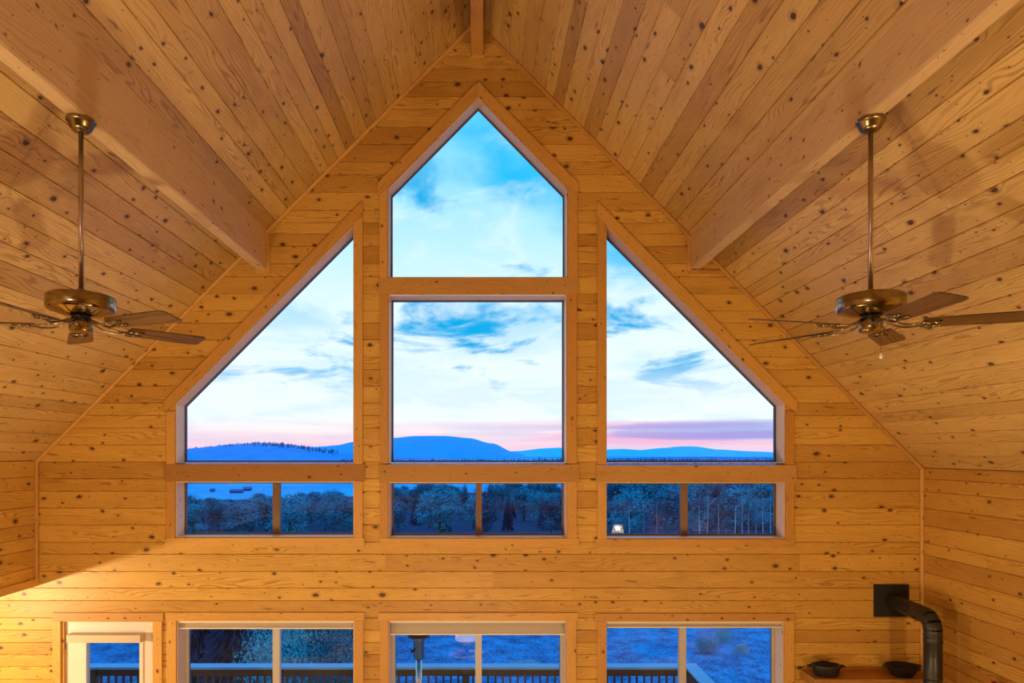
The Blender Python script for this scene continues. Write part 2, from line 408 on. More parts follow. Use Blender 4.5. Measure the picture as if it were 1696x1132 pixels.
# opening columns (inner edge of the casings), pixel corners on the wall plane
COLC = [(642, 893), (940, 893), (940, 313), (792, 161), (642, 313)]
COLL = [(291, 893), (587, 893), (587, 368), (291, 670)]
COLR = [(1003, 893), (1300, 893), (1300, 670), (1003, 368)]
LOWL = [(293, 1300), (587, 1300), (587, 1028), (293, 1028)]
LOWC = [(644, 1300), (938, 1300), (938, 1028), (644, 1028)]
LOWR = [(1003, 1300), (1298, 1300), (1298, 1028), (1003, 1028)]
DOORO = [(102, 1379), (255, 1379), (255, 1029), (102, 1029)]
def W(poly): return [(gx(x), gz(y)) for x, y in poly]
def bounds(poly, z):
    zs = [p[1] for p in poly]; z = min(max(z, min(zs)), max(zs)); xs = []
    for i in range(len(poly)):
        (x0, z0), (x1, z1) = poly[i], poly[(i + 1) % len(poly)]
        if abs(z1 - z0) < 1e-9:
            if abs(z - z0) < 1e-6: xs += [x0, x1]
        elif min(z0, z1) - 1e-6 <= z <= max(z0, z1) + 1e-6: xs.append(x0 + (x1 - x0) * (z - z0) / (z1 - z0))
    return min(xs), max(xs)
ROWS = [1379, 1351, 1330, 1302, 1274, 1254, 1226, 1198, 1178, 1154, 1126, 1105, 1084.8, 1065, 1044.4, 1024, 995.4, 974.5, 947, 918.4, 898.6, 870,
        842, 814, 793.3, 765.4, 737.3, 709, 688.6, 667.7, 639.8, 612, 591.8, 563, 535, 514.8, 486.6, 458.3, 437, 408,
        387.4, 369, 348, 318.6, 289, 268, 239, 210, 181, 160, 134.5, 113.6, 92.4, 70.6, 50, 29]
JOINTS = {898.6: [513, 1017], 918.4: [], 947: [638, 1325], 974.5: [816], 995.4: [293, 947], 1024: [135, 826], 765.4: [], 439: []}
snap = lambda poly, a, b: [(x, b if abs(y - a) < 0.1 else y) for x, y in poly]
PL_OPEN = [W(snap(COLC, 893, 898.6)), W(snap(COLL, 893, 898.6)), W(snap(COLR, 893, 898.6)),
           W(snap(LOWL, 1028, 1024)), W(snap(LOWC, 1028, 1024)), W(snap(LOWR, 1028, 1024)), W(snap(DOORO, 1029, 1024))]
def row_pieces(z0, z1, opens, extra=()):
    zs = {z0, z1}
    for o in opens:
        for p in o:
            if z0 + 1e-4 < p[1] < z1 - 1e-4: zs.add(p[1])
    for e in extra:
        if z0 + 1e-4 < e < z1 - 1e-4: zs.add(e)
    zs = sorted(zs)
    mid = (z0 + z1) / 2
    use = [o for o in opens if min(p[1] for p in o) < mid and max(p[1] for p in o) > z0 + 0.004]
    use.sort(key=lambda o: sum(p[0] for p in o) / len(o))
    lefts = [[Lb(z if z > z0 else z + 1e-5) for z in zs]] + [[bounds(o, z)[1] for z in zs] for o in use]
    rights = [[bounds(o, z)[0] for z in zs] for o in use] + [[Rb(z) for z in zs]]
    res = []
    for l, r in zip(lefts, rights):
        r = [max(a, b) for a, b in zip(l, r)]
        if max(b - a for a, b in zip(l, r)) > 0.012: res.append((zs, l, r))
    return res
wall = bxo('wall_far', (X_FAR, X_FAR + 0.01, 0.03, 0.031, 0, 0.01), M['concrete'])
bm = bmesh.new()
SH_OPEN = [W(p) for p in (COLC, COLL, COLR, LOWL, LOWC, LOWR, DOORO)]
SH_OPEN = [[(x, z) for x, z in o] for o in SH_OPEN]
lv = sorted({0.0, RIDGE_Z, ZL, ZR, Z_HEAD} | {p[1] for o in SH_OPEN for p in o})
for z0, z1 in zip(lv, lv[1:]):
    if z1 - z0 < 1e-4 or z0 < -.001: continue
    for zs, l, r in row_pieces(z0, z1, SH_OPEN):
        prism(bm, [(l[0], 0.0181, zs[0]), (r[0], 0.0181, zs[0]), (r[-1], 0.0181, zs[-1]), (l[-1], 0.0181, zs[-1])][:], (0, 1, 0), 0.2)
bmesh.ops.recalc_face_normals(bm, faces=bm.faces)
bm.to_mesh(wall.data); bm.free()
wall.data.materials.clear(); wall.data.materials.append(M['concrete'])
tag(wall, 'tall gable wall of horizontal knotty pine boards around the windows', 'wall', kind='structure')
for ya, yb in zip(ROWS, ROWS[1:]):
    z0, z1 = gz(ya), gz(yb)
    extra = [ZL, ZR]
    for zs, l, r in row_pieces(z0, z1, PL_OPEN, extra):
        js = [gx(j) for j in JOINTS.get(ya, [])]
        js = [j for j in js if min(l) + .1 < j < max(r) - .1 and all(a < j < b for a, b in zip(l, r))]
        if min(l) < -5 and max(r) > 0 and not js: js = []
        cuts = [l] + [[j] * len(zs) for j in js] + [r]
        for a, b in zip(cuts, cuts[1:]):
            ol = [(x, z) for x, z in zip(a, zs)] + [(x, z) for x, z in zip(b[::-1], zs[::-1])]
            cl = []
            for p in ol:
                if not cl or (abs(p[0] - cl[-1][0]) + abs(p[1] - cl[-1][1])) > 1e-4: cl.append(p)
            if abs(cl[0][0] - cl[-1][0]) + abs(cl[0][1] - cl[-1][1]) < 1e-4: cl.pop()
            if len(cl) >= 3: plank(cl, (0, 0, 0), (1, 0, 0), (0, 0, 1), (0, -1, 0), z0, z1, M['pine'], wall)

# ================================================================== SLOPES, SIDE WALLS, SHELL
def plank_field(parent, O, U, V, N, ulen, vlen, mat, seed, start=0.0, widths=None, vis=7.6):
    rnd = random.Random(seed); v = 0.0; i = 0
    pat = widths or [28 / S, 28 / S, 20.5 / S, 28 / S, 20.5 / S, 28 / S, 28 / S, 28 / S, 20.5 / S]
    while v < vlen - 0.02:
        w = pat[i % len(pat)] if widths else rnd.choice(pat)
        i += 1
        v1 = min(v + w, vlen)
        u = 0.0; first = True
        while u < ulen - 1e-3:
            ln = rnd.uniform(1.2, 4.9) if first else rnd.uniform(2.4, 4.9)
            if u > vis: ln = ulen
            u1 = min(u + ln, ulen)
            if ulen - u1 < 0.6: u1 = ulen
            plank([(u, v), (u1, v), (u1, v1), (u, v1)], O, U, V, N, v, v1, mat, parent)
            u = u1; first = False
        v = v1
LEN = -Y_BACK
slope_len = lambda x0, z0: math.hypot(RIDGE_X - x0, RIDGE_Z - z0)
s2 = math.sqrt(0.5)
def slab(name, p0, p1, n, t, y0, y1, mat):
    bm = bmesh.new()
    prism(bm, [(p0[0], y0, p0[1]), (p1[0], y0, p1[1]), (p1[0], y1, p1[1]), (p0[0], y1, p0[1])], n, t)
    return link(name, bm, mat, uvaxis=(0, 1, 0))
# shells sit just behind the planks
e = 0.019
c_r = slab('ceiling', (XR + e * s2 + .12, ZR + e * s2 - .12), (RIDGE_X, RIDGE_Z + e / s2), (s2, 0, s2), 0.2, Y_BACK, 0.218, M['concrete'])
tag(c_r, 'right-hand roof slope lined with long knotty pine boards', 'ceiling', kind='structure')
plank_field(c_r, (XR, 0, ZR), (0, -1, 0), (-s2, 0, s2), (-s2, 0, -s2), LEN, slope_len(XR, ZR), M['pine_slope'], 11)
c_l = slab('ceiling', (XL - e * s2 - .12, ZL + e * s2 - .12), (RIDGE_X, RIDGE_Z + e / s2), (-s2, 0, s2), 0.2, Y_BACK, 0.218, M['concrete'])
tag(c_l, 'left-hand roof slope lined with long knotty pine boards', 'ceiling', kind='structure')
plank_field(c_l, (XL, 0, ZL), (0, -1, 0), (s2, 0, s2), (s2, 0, -s2), LEN, slope_len(XL, ZL), M['pine_slope'], 5)
w_r = bxo('wall_right', (XR + e, XR + 0.2, Y_BACK, 0.218, 0, ZR + .1), M['concrete'])
tag(w_r, 'right side wall of horizontal pine boards behind the stovepipe', 'wall', kind='structure')
v = 0.0
rr = random.Random(3)
for ya, yb in zip(ROWS, ROWS[1:]):
    z0, z1 = gz(ya), min(gz(yb), ZR)
    if z0 >= ZR - 0.01: break
    u = 0.0
    while u < LEN - 1e-3:
        u1 = min(u + (rr.uniform(0.6, 4.2) if u == 0 else rr.uniform(2.4, 4.8)), LEN)
        if u > 6: u1 = LEN
        plank([(u, z0), (u1, z0), (u1, z1), (u, z1)], (XR, 0, 0), (0, -1, 0), (0, 0, 1), (-1, 0, 0), z0, z1, M['pine'], w_r)
        u = u1
w_l = bxo('wall_left', (XL - 0.13, XL - e, Y_BACK, 0.0, Z_HEAD + 0.01, ZL + .1), M['concrete'])
tag(w_l, 'left side wall of pine boards stopping above the open side room', 'wall', kind='structure')
HR = [966, 939, 909, 889, 867.5, 839, 811, 790, 750 - (ZL - HC) * S]
for ya, yb in zip(HR, HR[1:]):
    z0, z1 = gz(ya), gz(yb); u = 0.0
    while u < LEN - 1e-3:
        u1 = min(u + rr.uniform(2.4, 4.8), LEN)
        if u > 6: u1 = LEN
        plank([(u, z0), (u1, z0), (u1, z1), (u, z1)], (XL, 0, 0), (0, -1, 0), (0, 0, 1), (1, 0, 0), z0, z1, M['pine'], w_l)
        u = u1
# rest of the shell
tag(bxo('floor', (X_FAR - .2, XR + .2, Y_BACK, 0.218, -0.15, 0), M['floor']), 'ground floor of the living room', 'floor', kind='structure')
tag(bxo('wall_side_room', (X_FAR - .2, X_FAR, Y_BACK, 0.218, 0, Z_HEAD + .2), M['pine'], axis=(0, 1, 0)), 'outer wall of the open side room at left', 'wall', kind='structure')
tag(bxo('ceiling_side_room', (X_FAR, XL - 0.13, Y_BACK, 0.218, Z_HEAD + 0.0, Z_HEAD + .2), M['pine'], axis=(0, 1, 0)), 'low flat ceiling of the open side room', 'ceiling', kind='structure')
bm = bmesh.new()
prism(bm, [(X_FAR - .2, Y_BACK, 0), (XR + .2, Y_BACK, 0), (XR + .2, Y_BACK, ZR), (RIDGE_X, Y_BACK, RIDGE_Z + .2), (XL, Y_BACK, ZL), (X_FAR - .2, Y_BACK, ZL)], (0, -1, 0), 0.2)
tag(link('wall_rear', bm, M['pine'], uvaxis=(1, 0, 0)), 'rear pine gable wall behind the loft', 'wall', kind='structure')
lf = bxo('floor_loft', (XL, XR, Y_BACK, -8.2, 2.35, 2.6), M['mantel'], axis=(1, 0, 0))
tag(lf, 'loft floor behind the camera position', 'floor', kind='structure')

# ---- trims on the gable
def bar(name, pts2, y0, y1, mat, parent=None, bev=0.003, axis=None, label=None):
    """board lying on the gable: outline pixel points, from y0 (room side) to y1"""
    w = [(gx(x), y0, gz(y)) for x, y in pts2]
    bm = bmesh.new(); prism(bm, w, (0, 1, 0), y1 - y0)
    if bev: bevel(bm, bev)
    if axis is None:
        dx = max(p[0] for p in w) - min(p[0] for p in w); dz = max(p[2] for p in w) - min(p[2] for p in w)
        axis = (1, 0, 0) if dx > dz else (0, 0, 1)
    return link(name, bm, mat, parent, uvaxis=axis)
def roundbar(name, a, b, r, mat, label, parent=None):
    bm = bmesh.new(); tube(bm, [a, b], r, 12)
    o = link(name, bm, mat, parent, smooth=False, uvaxis=Vector(b) - Vector(a))
    smooth_by_angle(o); return o
def trim(i, a, b, r, label):
    o = roundbar('trim_%d' % i, a, b, r, M['casing'], label); tag(o, label, 'trim', kind='structure')
q = 0.012
trim(1, (RIDGE_X, -q, RIDGE_Z - q * 1.5), (XR - q, -q, ZR - q * .5), 0.021, 'pine quarter round along the right rake of the gable wall')
trim(2, (RIDGE_X, -q, RIDGE_Z - q * 1.5), (XL + q, -q, ZL - q * .5), 0.021, 'pine quarter round along the left rake of the gable wall')
trim(3, (XR - q, -q, ZR), (XR - q, -q, 0), 0.020, 'pine corner trim standing behind the black stovepipe')
trim(4, (XL + q, -q, ZL), (XL + q, -q, Z_HEAD), 0.020, 'short pine corner trim where gable meets left side wall')
tag(bxo('trim_5', (XL - 0.14, XL + 0.014, Y_BACK, -0.0, Z_HEAD - 0.03, Z_HEAD + 0.045), M['casing'], bev=0.004, axis=(0, 1, 0)),
    'pine edge board under the left side wall', 'trim', kind='structure')

# ---- beams
def beam(x0, x1, zb, ztop0, ztop1, label):
    bm = bmesh.new()
    N = 40; rnd = random.Random(x0)
    ys = [Y_BACK + (0 - Y_BACK) * i / N for i in range(N + 1)]
    prev = None
    for y in ys:
        j = lambda s=0.003: rnd.uniform(-s, s)
        c = 0.006
        pr = [(x0 + j(), ztop0), (x0 + j(), zb + c * 2), (x0 + c + j(.002), zb + j()), (x1 - c + j(.002), zb + j()), (x1 + j(), zb + c * 2), (x1 + j(), ztop1)]
        ring = [bm.verts.new((x, y, z)) for x, z in pr]
        if prev:
            for k in range(6): bm.faces.new((prev[k], prev[(k + 1) % 6], ring[(k + 1) % 6], ring[k]))
        else: bm.faces.new(ring)
        prev = ring
    bm.faces.new(prev[::-1])
    o = link('ceiling_beam', bm, M['beam'], uvaxis=(0, 1, 0))
    tag(o, label, 'beam', kind='structure'); return o
zb = gz(447)
bl0, bl1 = gx(424.5), gx(442)
beam(bl0, bl1, zb, HC + LS + bl0, HC + LS + bl1, 'rough-sawn purlin beam under the left roof slope')
br0, br1 = gx(1143), gx(1159)
beam(br0, br1, zb, HC + RS - br0, HC + RS - br1, 'rough-sawn purlin beam under the right roof slope')
rb0, rb1 = gx(780.5), gx(800.5)
o = beam(rb0, rb1, gz(92), RIDGE_Z - .1, RIDGE_Z - .1, 'ridge beam running along the peak of the roof')
o.data.materials[0] = M['casing']
# little trims where the beams meet the gable
bar('trim_6', [(779, 96.5), (802.5, 96.5), (802.5, 92), (779, 92)], -0.022, 0, M['casing'])
bar('trim_7', [(442, 452), (447.5, 452), (446, 384), (441, 384)], -0.02, 0, M['casing'], bev=.002)
bar('trim_8', [(423, 452.5), (442, 452.5), (442, 447), (423, 447)], -0.02, 0, M['casing'], bev=.002)
bar('trim_9', [(1137.5, 451), (1143, 449), (1143, 386), (1138.5, 386)], -0.02, 0, M['casing'], bev=.002)
bar('trim_10', [(1140, 453.5), (1203, 454.5), (1199, 449), (1143, 447.5)], -0.02, 0, M['casing'], bev=.002)
for i, lb in ((6, 'small block trim under the end of the ridge beam'), (7, 'thin upright trim beside the end of the left purlin beam'),
              (8, 'thin trim under the end of the left purlin beam'), (9, 'thin upright trim beside the end of the right purlin beam'),
              (10, 'thin trim under the end of the right purlin beam')):
    tag(bpy.data.objects['trim_%d' % i], lb, 'trim', kind='structure')

# ================================================================== WINDOWS
def inset(poly, d):
    """inset a convex counter-clockwise (x,z) polygon"""
    n = len(poly); res = []
    for i in range(n):
        p0, p1, p2 = Vector(poly[i - 1]), Vector(poly[i]), Vector(poly[(i + 1) % n])
        e1, e2 = (p1 - p0).normalized(), (p2 - p1).normalized()
        n1, n2 = Vector((-e1.y, e1.x)), Vector((-e2.y, e2.x))
        b = (n1 + n2); b = b / (b.length ** 2) * 2
        res.append(tuple(p1 + b * d))
    return res
def ring(name, outer, inner, y0, y1, mat, parent, axis=(0, 0, 1)):
    bm = bmesh.new(); n = len(outer)
    V4 = [[bm.verts.new((x, y, z)) for x, z in pl] for pl, y in ((outer, y0), (inner, y0), (inner, y1), (outer, y1))]
    for a in range(4):
        A, B = V4[a], V4[(a + 1) % 4]
        for i in range(n): bm.faces.new((A[i], A[(i + 1) % n], B[(i + 1) % n], B[i]))
    o = link(name, bm, mat, parent, uvaxis=axis)
    return o
DEP = 0.205
def window(idx, polypx, label, sash, mull=None, sashw=0.012, pieces=()):
    o = empty('window_%d' % idx, (0, 0, 0)); tag(o, label, 'window', kind='structure')
    P2 = W(polypx)
    P2 = P2 if sum((P2[i - 1][0] * P2[i][1] - P2[i][0] * P2[i - 1][1]) for i in range(len(P2))) > 0 else P2[::-1]
    jo = inset(P2, 0.002)
    # jamb boards, one per side
    n = len(jo); ji = inset(jo, 0.008)
    for i in range(n):
        a, b, c, d = jo[i], jo[(i + 1) % n], ji[(i + 1) % n], ji[i]
        bm = bmesh.new(); prism(bm, [(a[0], -0.003, a[1]), (b[0], -0.003, b[1]), (c[0], -0.003, c[1]), (d[0], -0.003, d[1])], (0, 1, 0), DEP + .01)
        ln = Vector((b[0] - a[0], 0, b[1] - a[1]))
        link('jamb', bm, M['jamb'], o, uvaxis=ln)
    f = ring('sash', ji, inset(ji, sashw), DEP - 0.03, DEP + .01, sash, o)
    gi = inset(ji, sashw - 0.002)
    ring('glazing_seal', inset(ji, sashw), inset(ji, sashw + 0.005), DEP - 0.02, DEP, M['seal'], o)
    # panes
    if mull:
        m0, m1 = gx(mull[0]), gx(mull[1])
        xs = [p[0] for p in gi]; zs_ = [p[1] for p in gi]
        bxo('mullion', (m0, m1, DEP - 0.045, DEP + 0.01, min(zs_), max(zs_)), sash, o, bev=0.003, axis=(0, 0, 1))
        parts = [(min(xs), m0 + .002), (m1 - .002, max(xs))]
        for k, (a, b) in enumerate(parts):
            bm = bmesh.new(); y = DEP - 0.012 + 0.014 * k
            bm.faces.new([bm.verts.new(p) for p in ((a, y, min(zs_)), (b, y, min(zs_)), (b, y, max(zs_)), (a, y, max(zs_)))])
            link('pane', bm, M['glass'], o)
    else:
        bm = bmesh.new(); bm.faces.new([bm.verts.new((x, DEP - .008, z)) for x, z in gi]); link('pane', bm, M['glass'], o)
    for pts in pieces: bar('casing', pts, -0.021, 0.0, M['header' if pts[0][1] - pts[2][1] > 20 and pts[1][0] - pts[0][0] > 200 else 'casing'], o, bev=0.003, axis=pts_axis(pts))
    return o
def pts_axis(pts):
    best = max(range(len(pts)), key=lambda i: (pts[i][0] - pts[i - 1][0]) ** 2 + (pts[i][1] - pts[i - 1][1]) ** 2)
    a, b = pts[best], pts[best - 1]
    return (a[0] - b[0], 0, -(a[1] - b[1]))
R_ = lambda x0, x1, y0, y1: [(x0, y1), (x1, y1), (x1, y0), (x0, y0)]
K = 6     # how far (px) the openings reach up behind the header boards
window(1, [(642, 461), (940, 461), (940, 313), (792, 161), (642, 313)], 'pointed upper window in the peak of the gable', M['seal'], sashw=0.008,
       pieces=[[(626, 326), (642, 311), (792, 161), (792, 136.5), (626, 304)], [(958, 326), (958, 305), (792, 136.5), (792, 161), (940, 311)],
               [(629, 461), (642, 461), (642, 311.5), (629, 323.5)], [(940, 461), (956, 461), (956, 324.5), (940, 311.5)]])
window(2, R_(643, 939, 489, 768), 'large square window in the middle column under the pointed one', M['seal'], sashw=0.010,
       pieces=[R_(630, 643, 489, 768), R_(939, 955, 489, 768), R_(627.5, 957.5, 461, 489)])
window(3, [(291, 768), (587, 768), (587, 372), (291, 670)], 'tall slant-topped window in the left column', M['seal'], sashw=0.010,
       pieces=[R_(277, 291, 682, 769), [(587, 769), (601, 769), (601, 359), (587, 371)],
               [(272.5, 684), (290.5, 670.5), (601, 358), (601, 334), (272.5, 666)]])
window(4, [(1003, 768), (1300, 768), (1300, 670), (1003, 372)], 'tall slant-topped window in the right column', M['seal'], sashw=0.010,
       pieces=[R_(1300, 1314, 682, 770), [(989, 770), (1003, 770), (1003, 371), (989, 359)],
               [(988.5, 358), (1299.5, 670.5), (1319, 684), (1319, 666), (988.5, 334)]])
window(5, R_(291, 587, 798, 891), 'low sliding window at the foot of the left column', M['bronze'], (443, 455), sashw=0.012,
       pieces=[R_(277, 291, 798, 891), R_(587, 601, 798, 891), R_(275, 604, 891, 905), R_(274, 604.5, 769, 798)])
window(6, R_(643, 939, 799, 892), 'low sliding window at the foot of the middle column', M['bronze'], (788, 798), sashw=0.012,
       pieces=[R_(630, 643, 799, 892), R_(939, 955, 799, 892), R_(630, 959, 892, 906), R_(628, 959.5, 769.5, 799)])
window(7, R_(1003, 1300, 799, 893), 'low sliding window at the foot of the right column', M['bronze'], (1136, 1147.5), sashw=0.012,
       pieces=[R_(989, 1003, 799, 893), R_(1300, 1314, 799, 893), R_(985, 1316, 893, 906), R_(987, 1318, 770.5, 799.5)])
window(8, R_(293, 587, 1028, 1300), 'lower sliding window beside the cream door', M['vinyl'], (443, 455), sashw=0.03,
       pieces=[R_(277.5, 293, 1028, 1300), R_(587, 602, 1028, 1300), R_(275, 604, 1014.5, 1028)])
window(9, R_(644, 938, 1028, 1300), 'lower sliding window in the middle, deck heater behind it', M['vinyl'], (787, 798), sashw=0.03,
       pieces=[R_(629.5, 644, 1028, 1300), R_(938, 954, 1028, 1300), R_(627, 957, 1015, 1028)])
window(10, R_(1003, 1298, 1029, 1300), 'lower sliding window at right, nearest the mantel shelf', M['vinyl'], (1133, 1145), sashw=0.03,
       pieces=[R_(989, 1003, 1029, 1300), R_(1298, 1314, 1029, 1300), R_(985, 1316, 1016, 1029)])
# roller shades in the lower windows
def shade(x0, x1, y0, y1, label):
    o = empty('roller_shade', (gx((x0 + x1) / 2), 0.05, gz(y0))); tag(o, label, 'window shade', 'rolled-up shades of the lower windows')
    L = o.location
    hw = (gx(x1) - gx(x0)) / 2 - 0.012; h = gz(y0) - gz(y1)
    bm = bmesh.new(); box(bm, -hw, hw, -0.045, 0.05, -0.022, -0.003); bevel(bm, 0.003)
    link('head_rail', bm, M['cassette'], o)
    bm = bmesh.new()
    # fabric panel hanging in a soft curve
    N = 24; rows = 8; vs = []
    for j in range(rows + 1):
        row = []
        for i in range(N + 1):
            x = -hw + .006 + (2 * hw - .012) * i / N
            t = j / rows
            row.append(bm.verts.new((x, -0.03 + 0.02 * math.sin(t * PI) * .6, -0.02 - (h - .03) * t - 0.003 * math.sin(i * .5) * t)))
        vs.append(row)
    for j in range(rows):
        for i in range(N): bm.faces.new((vs[j][i], vs[j][i + 1], vs[j + 1][i + 1], vs[j + 1][i]))
    bmesh.ops.solidify(bm, geom=list(bm.faces), thickness=0.002)
    link('shade_fabric', bm, M['shade'], o, smooth=True)
    bm = bmesh.new(); box(bm, -hw + .004, hw - .004, -0.036, -0.022, -h - .002, -h + .012); bevel(bm, 0.003)
    link('bottom_bar', bm, M['cassette'], o)
shade(293, 587, 1029, 1043, 'raised ivory shade in the window beside the cream door')
shade(644, 938, 1029, 1053, 'ivory shade hanging lowest, in the middle lower window')
shade(1003, 1298, 1030, 1041, 'slimmest raised ivory shade, in the right lower window')

# ---- door
dr = empty('door_1'); tag(dr, 'cream glazed door at the left end of the gable wall', 'door', kind='structure')
for pts in (R_(88, 272, 1015, 1029), R_(89, 102, 1029, 1379), R_(255, 269.5, 1029, 1379)):
    bar('casing', pts, -0.021, 0, M['casing'], dr, axis=pts_axis(pts))
for pts in (R_(102, 105.5, 1029, 1379), R_(253, 255, 1029, 1379), R_(102, 255, 1029, 1030.5)): bar('jamb', pts, 0.0, 0.2, M['casing'], dr, bev=0)
x0, x1, zt = gx(106), gx(253), gz(1031.5)
g0, g1, gt_, gb = gx(137), gx(233), gz(1060), 0.55
for nm, dm in (('stile', (x0, g0, 0.03, 0.075, 0.01, zt)), ('stile', (g1, x1, 0.03, 0.075, 0.01, zt)), ('rail', (g0, g1, 0.03, 0.075, gt_, zt)), ('rail', (g0, g1, 0.03, 0.075, 0.01, gb))):
    bxo(nm, dm, M['door'], dr)
gp = [(g0, gb), (g1, gb), (g1, gt_), (g0, gt_)]
ring('glazing_bead', inset(gp, -0.012), inset(gp, 0.022), 0.018, 0.085, M['door'], dr)
bm = bmesh.new(); bm.faces.new([bm.verts.new((x, 0.05, z)) for x, z in gp]); link('pane', bm, M['glass'], dr)
for z in (gz(1068), 1.0, 0.3):
    bm = bmesh.new(); tube(bm, [(x0 - .004, 0.022, z - .05), (x0 - .004, 0.022, z + .05)], 0.008, 10); link('hinge', bm, M['bronze'], dr)
bxo('contact_sensor', (gx(246), gx(253.5), 0.008, 0.03, gz(1037), gz(1031)), M['cassette'], dr, bev=0.002)
# blind cassette on the door
bl = empty('door_blind', (gx(178), -0.02, gz(1062))); tag(bl, 'raised ivory blind in its box on the cream door', 'blind')
hw = (238 - 117) / S / 2
bxo('head_box', (-hw, hw, -0.055, -0.045, 0.0, 0.075), M['blindbox'], bl, bev=0.002)
bxo('box_end', (-hw, -hw + .008, -0.045, 0.045, 0.0, 0.075), M['blindbox'], bl, bev=0.002)
bxo('box_end', (hw - .008, hw, -0.045, 0.045, 0.0, 0.075), M['blindbox'], bl, bev=0.002)
for k in range(6):
    bxo('slat', (-hw + .012, hw - .012, -0.03, 0.02, 0.008 + k * .010, 0.012 + k * .010), M['cassette'], bl)
bxo('top_rail', (-hw + .01, hw - .01, -0.035, 0.045, 0.068, 0.074), M['vinyl'], bl)

# ================================================================== CEILING FANS
def make_fan(x, y, angles, label, reach=1.0):
    o = empty('ceiling_fan', (x, y, zb)); tag(o, label, 'ceiling fan')
    cz = zb
    H = lambda h: HC + h - cz          # height above camera -> local z
    bm = bmesh.new(); lathe(bm, [(0, 0), (0.070, 0), (0.074, -0.006), (0.072, -0.018), (0.064, -0.026), (0.056, -0.048), (0.040, -0.066), (0.026, -0.072), (0.018, -0.074), (0, -0.074)], 40)
    smooth_by_angle(link('canopy', bm, M['brass'], o))
    bm = bmesh.new(); tube(bm, [(0, 0, -0.06), (0, 0, H(.85))], 0.0125, 16); link('downrod', bm, M['steel_rod'], o, smooth=True)
    bm = bmesh.new(); z = H(.86)
    lathe(bm, [(0, z + .012), (0.02, z + .012), (0.022, z - .012), (0.06, z - .016), (0.150, z - .020), (0.163, z - .028), (0.167, z - .036), (0.167, z - .092), (0.162, z - .102), (0.150, z - .106), (0.10, z - .124), (0.06, z - .132), (0, z - .132)], 56)
    smooth_by_angle(link('motor_housing', bm, M['brass'], o))
    bm = bmesh.new(); lathe(bm, [(0, z - .13), (0.045, z - .13), (0.045, z - .155), (0, z - .155)], 32); link('rotor_hub', bm, M['dark'], o)
    bm = bmesh.new(); lathe(bm, [(0, z - .150), (0.054, z - .150), (0.058, z - .156), (0.058, z - .205), (0.054, z - .214), (0.03, z - .218), (0, z - .219)], 36)
    smooth_by_angle(link('switch_housing', bm, M['brass'], o))
    zr = z - .142
    for a in angles:
        ca, sa = math.cos(math.radians(a)), math.sin(math.radians(a))
        rt = Matrix.Rotation(math.radians(a), 4, 'Z')
        bladez = H(.675)
        pitch = Matrix.Translation((0, 0, bladez)) @ Matrix.Rotation(math.radians(-12), 4, 'X')
        # blade outline (local, along +x)
        out_ = [(0.235, -0.050), (0.25, -0.060), (0.66, -0.071), (0.70, -0.066), (0.712, -0.052), (0.712, 0.052), (0.70, 0.066), (0.66, 0.071), (0.25, 0.060), (0.235, 0.050)]
        bm = bmesh.new()
        prism(bm, [(.24 + (u - .24) * reach, v, 0) for u, v in out_], (0, 0, 1), 0.006)
        bm.transform(rt @ pitch)
        bl_ = link('blade', bm, M['oak'], o, uvaxis=(ca, sa, 0))
        bm = bmesh.new()
        for s in (-1, 1):
            pts = []
            for k in range(15):
                t = k / 14
                u = 0.045 + t * 0.20
                v = s * (0.010 + 0.030 * math.sin(t * PI) * (1 if t < .5 else .9) + 0.012 * t)
                w = (zr - bladez) * (1 - t) ** 1.3 - 0.018 * math.sin(t * PI)
                pts.append((u, v, bladez + w - 0.004))
            tube(bm, pts, 0.0055, 8)
            # scroll under the blade root
            pts = [(0.275 + 0.035 * math.cos(q_), s * (0.024 + 0.020 * math.sin(q_)), bladez - 0.009 - s * 0.004) for q_ in [i * 2 * PI / 14 for i in range(15)]]
            tube(bm, pts, 0.005, 8)
        tube(bm, [(0.24, -0.045, bladez), (0.232, 0, bladez - .008), (0.24, 0.045, bladez - .012)], 0.006, 8)
        for sx, sy in ((0.27, 0), (0.315, 0.02), (0.315, -0.02)):
            lathe(bm, [(0, -0.004), (0.007, -0.004), (0.007, 0.004), (0, 0.004)], 10, (sx, sy, bladez - .006 + sy * -.2))
        bm.transform(rt)
        link('blade_iron', bm, M['brass'], bl_, smooth=True)
    return o, z
FY = -D + 3.60
fl, z = make_fan((bl0 + bl1) / 2, FY, [49 + 72 * k for k in range(5)], 'brass five-blade fan hanging from the left beam', .90)
fr, z = make_fan((br0 + br1) / 2, FY, [-22 + 72 * k for k in range(5)], 'brass five-blade fan hanging from the right beam')
bm = bmesh.new(); tube(bm, [(0.035, -0.03, z - .215), (0.037, -0.03, z - .33)], 0.0012, 6); pc = link('pull_chain', bm, M['brass'], fr)
bm = bmesh.new(); lathe(bm, [(0, 0.02), (0.005, 0.012), (0.008, 0), (0.009, -0.014), (0, -0.02)], 12, (0.037, -0.03, z - .345))
o = link('pull_knob', bm, plain('clear_knob', (0.8, 0.78, 0.75), 0.1, nscale=9, namt=0.02), pc, smooth=True)

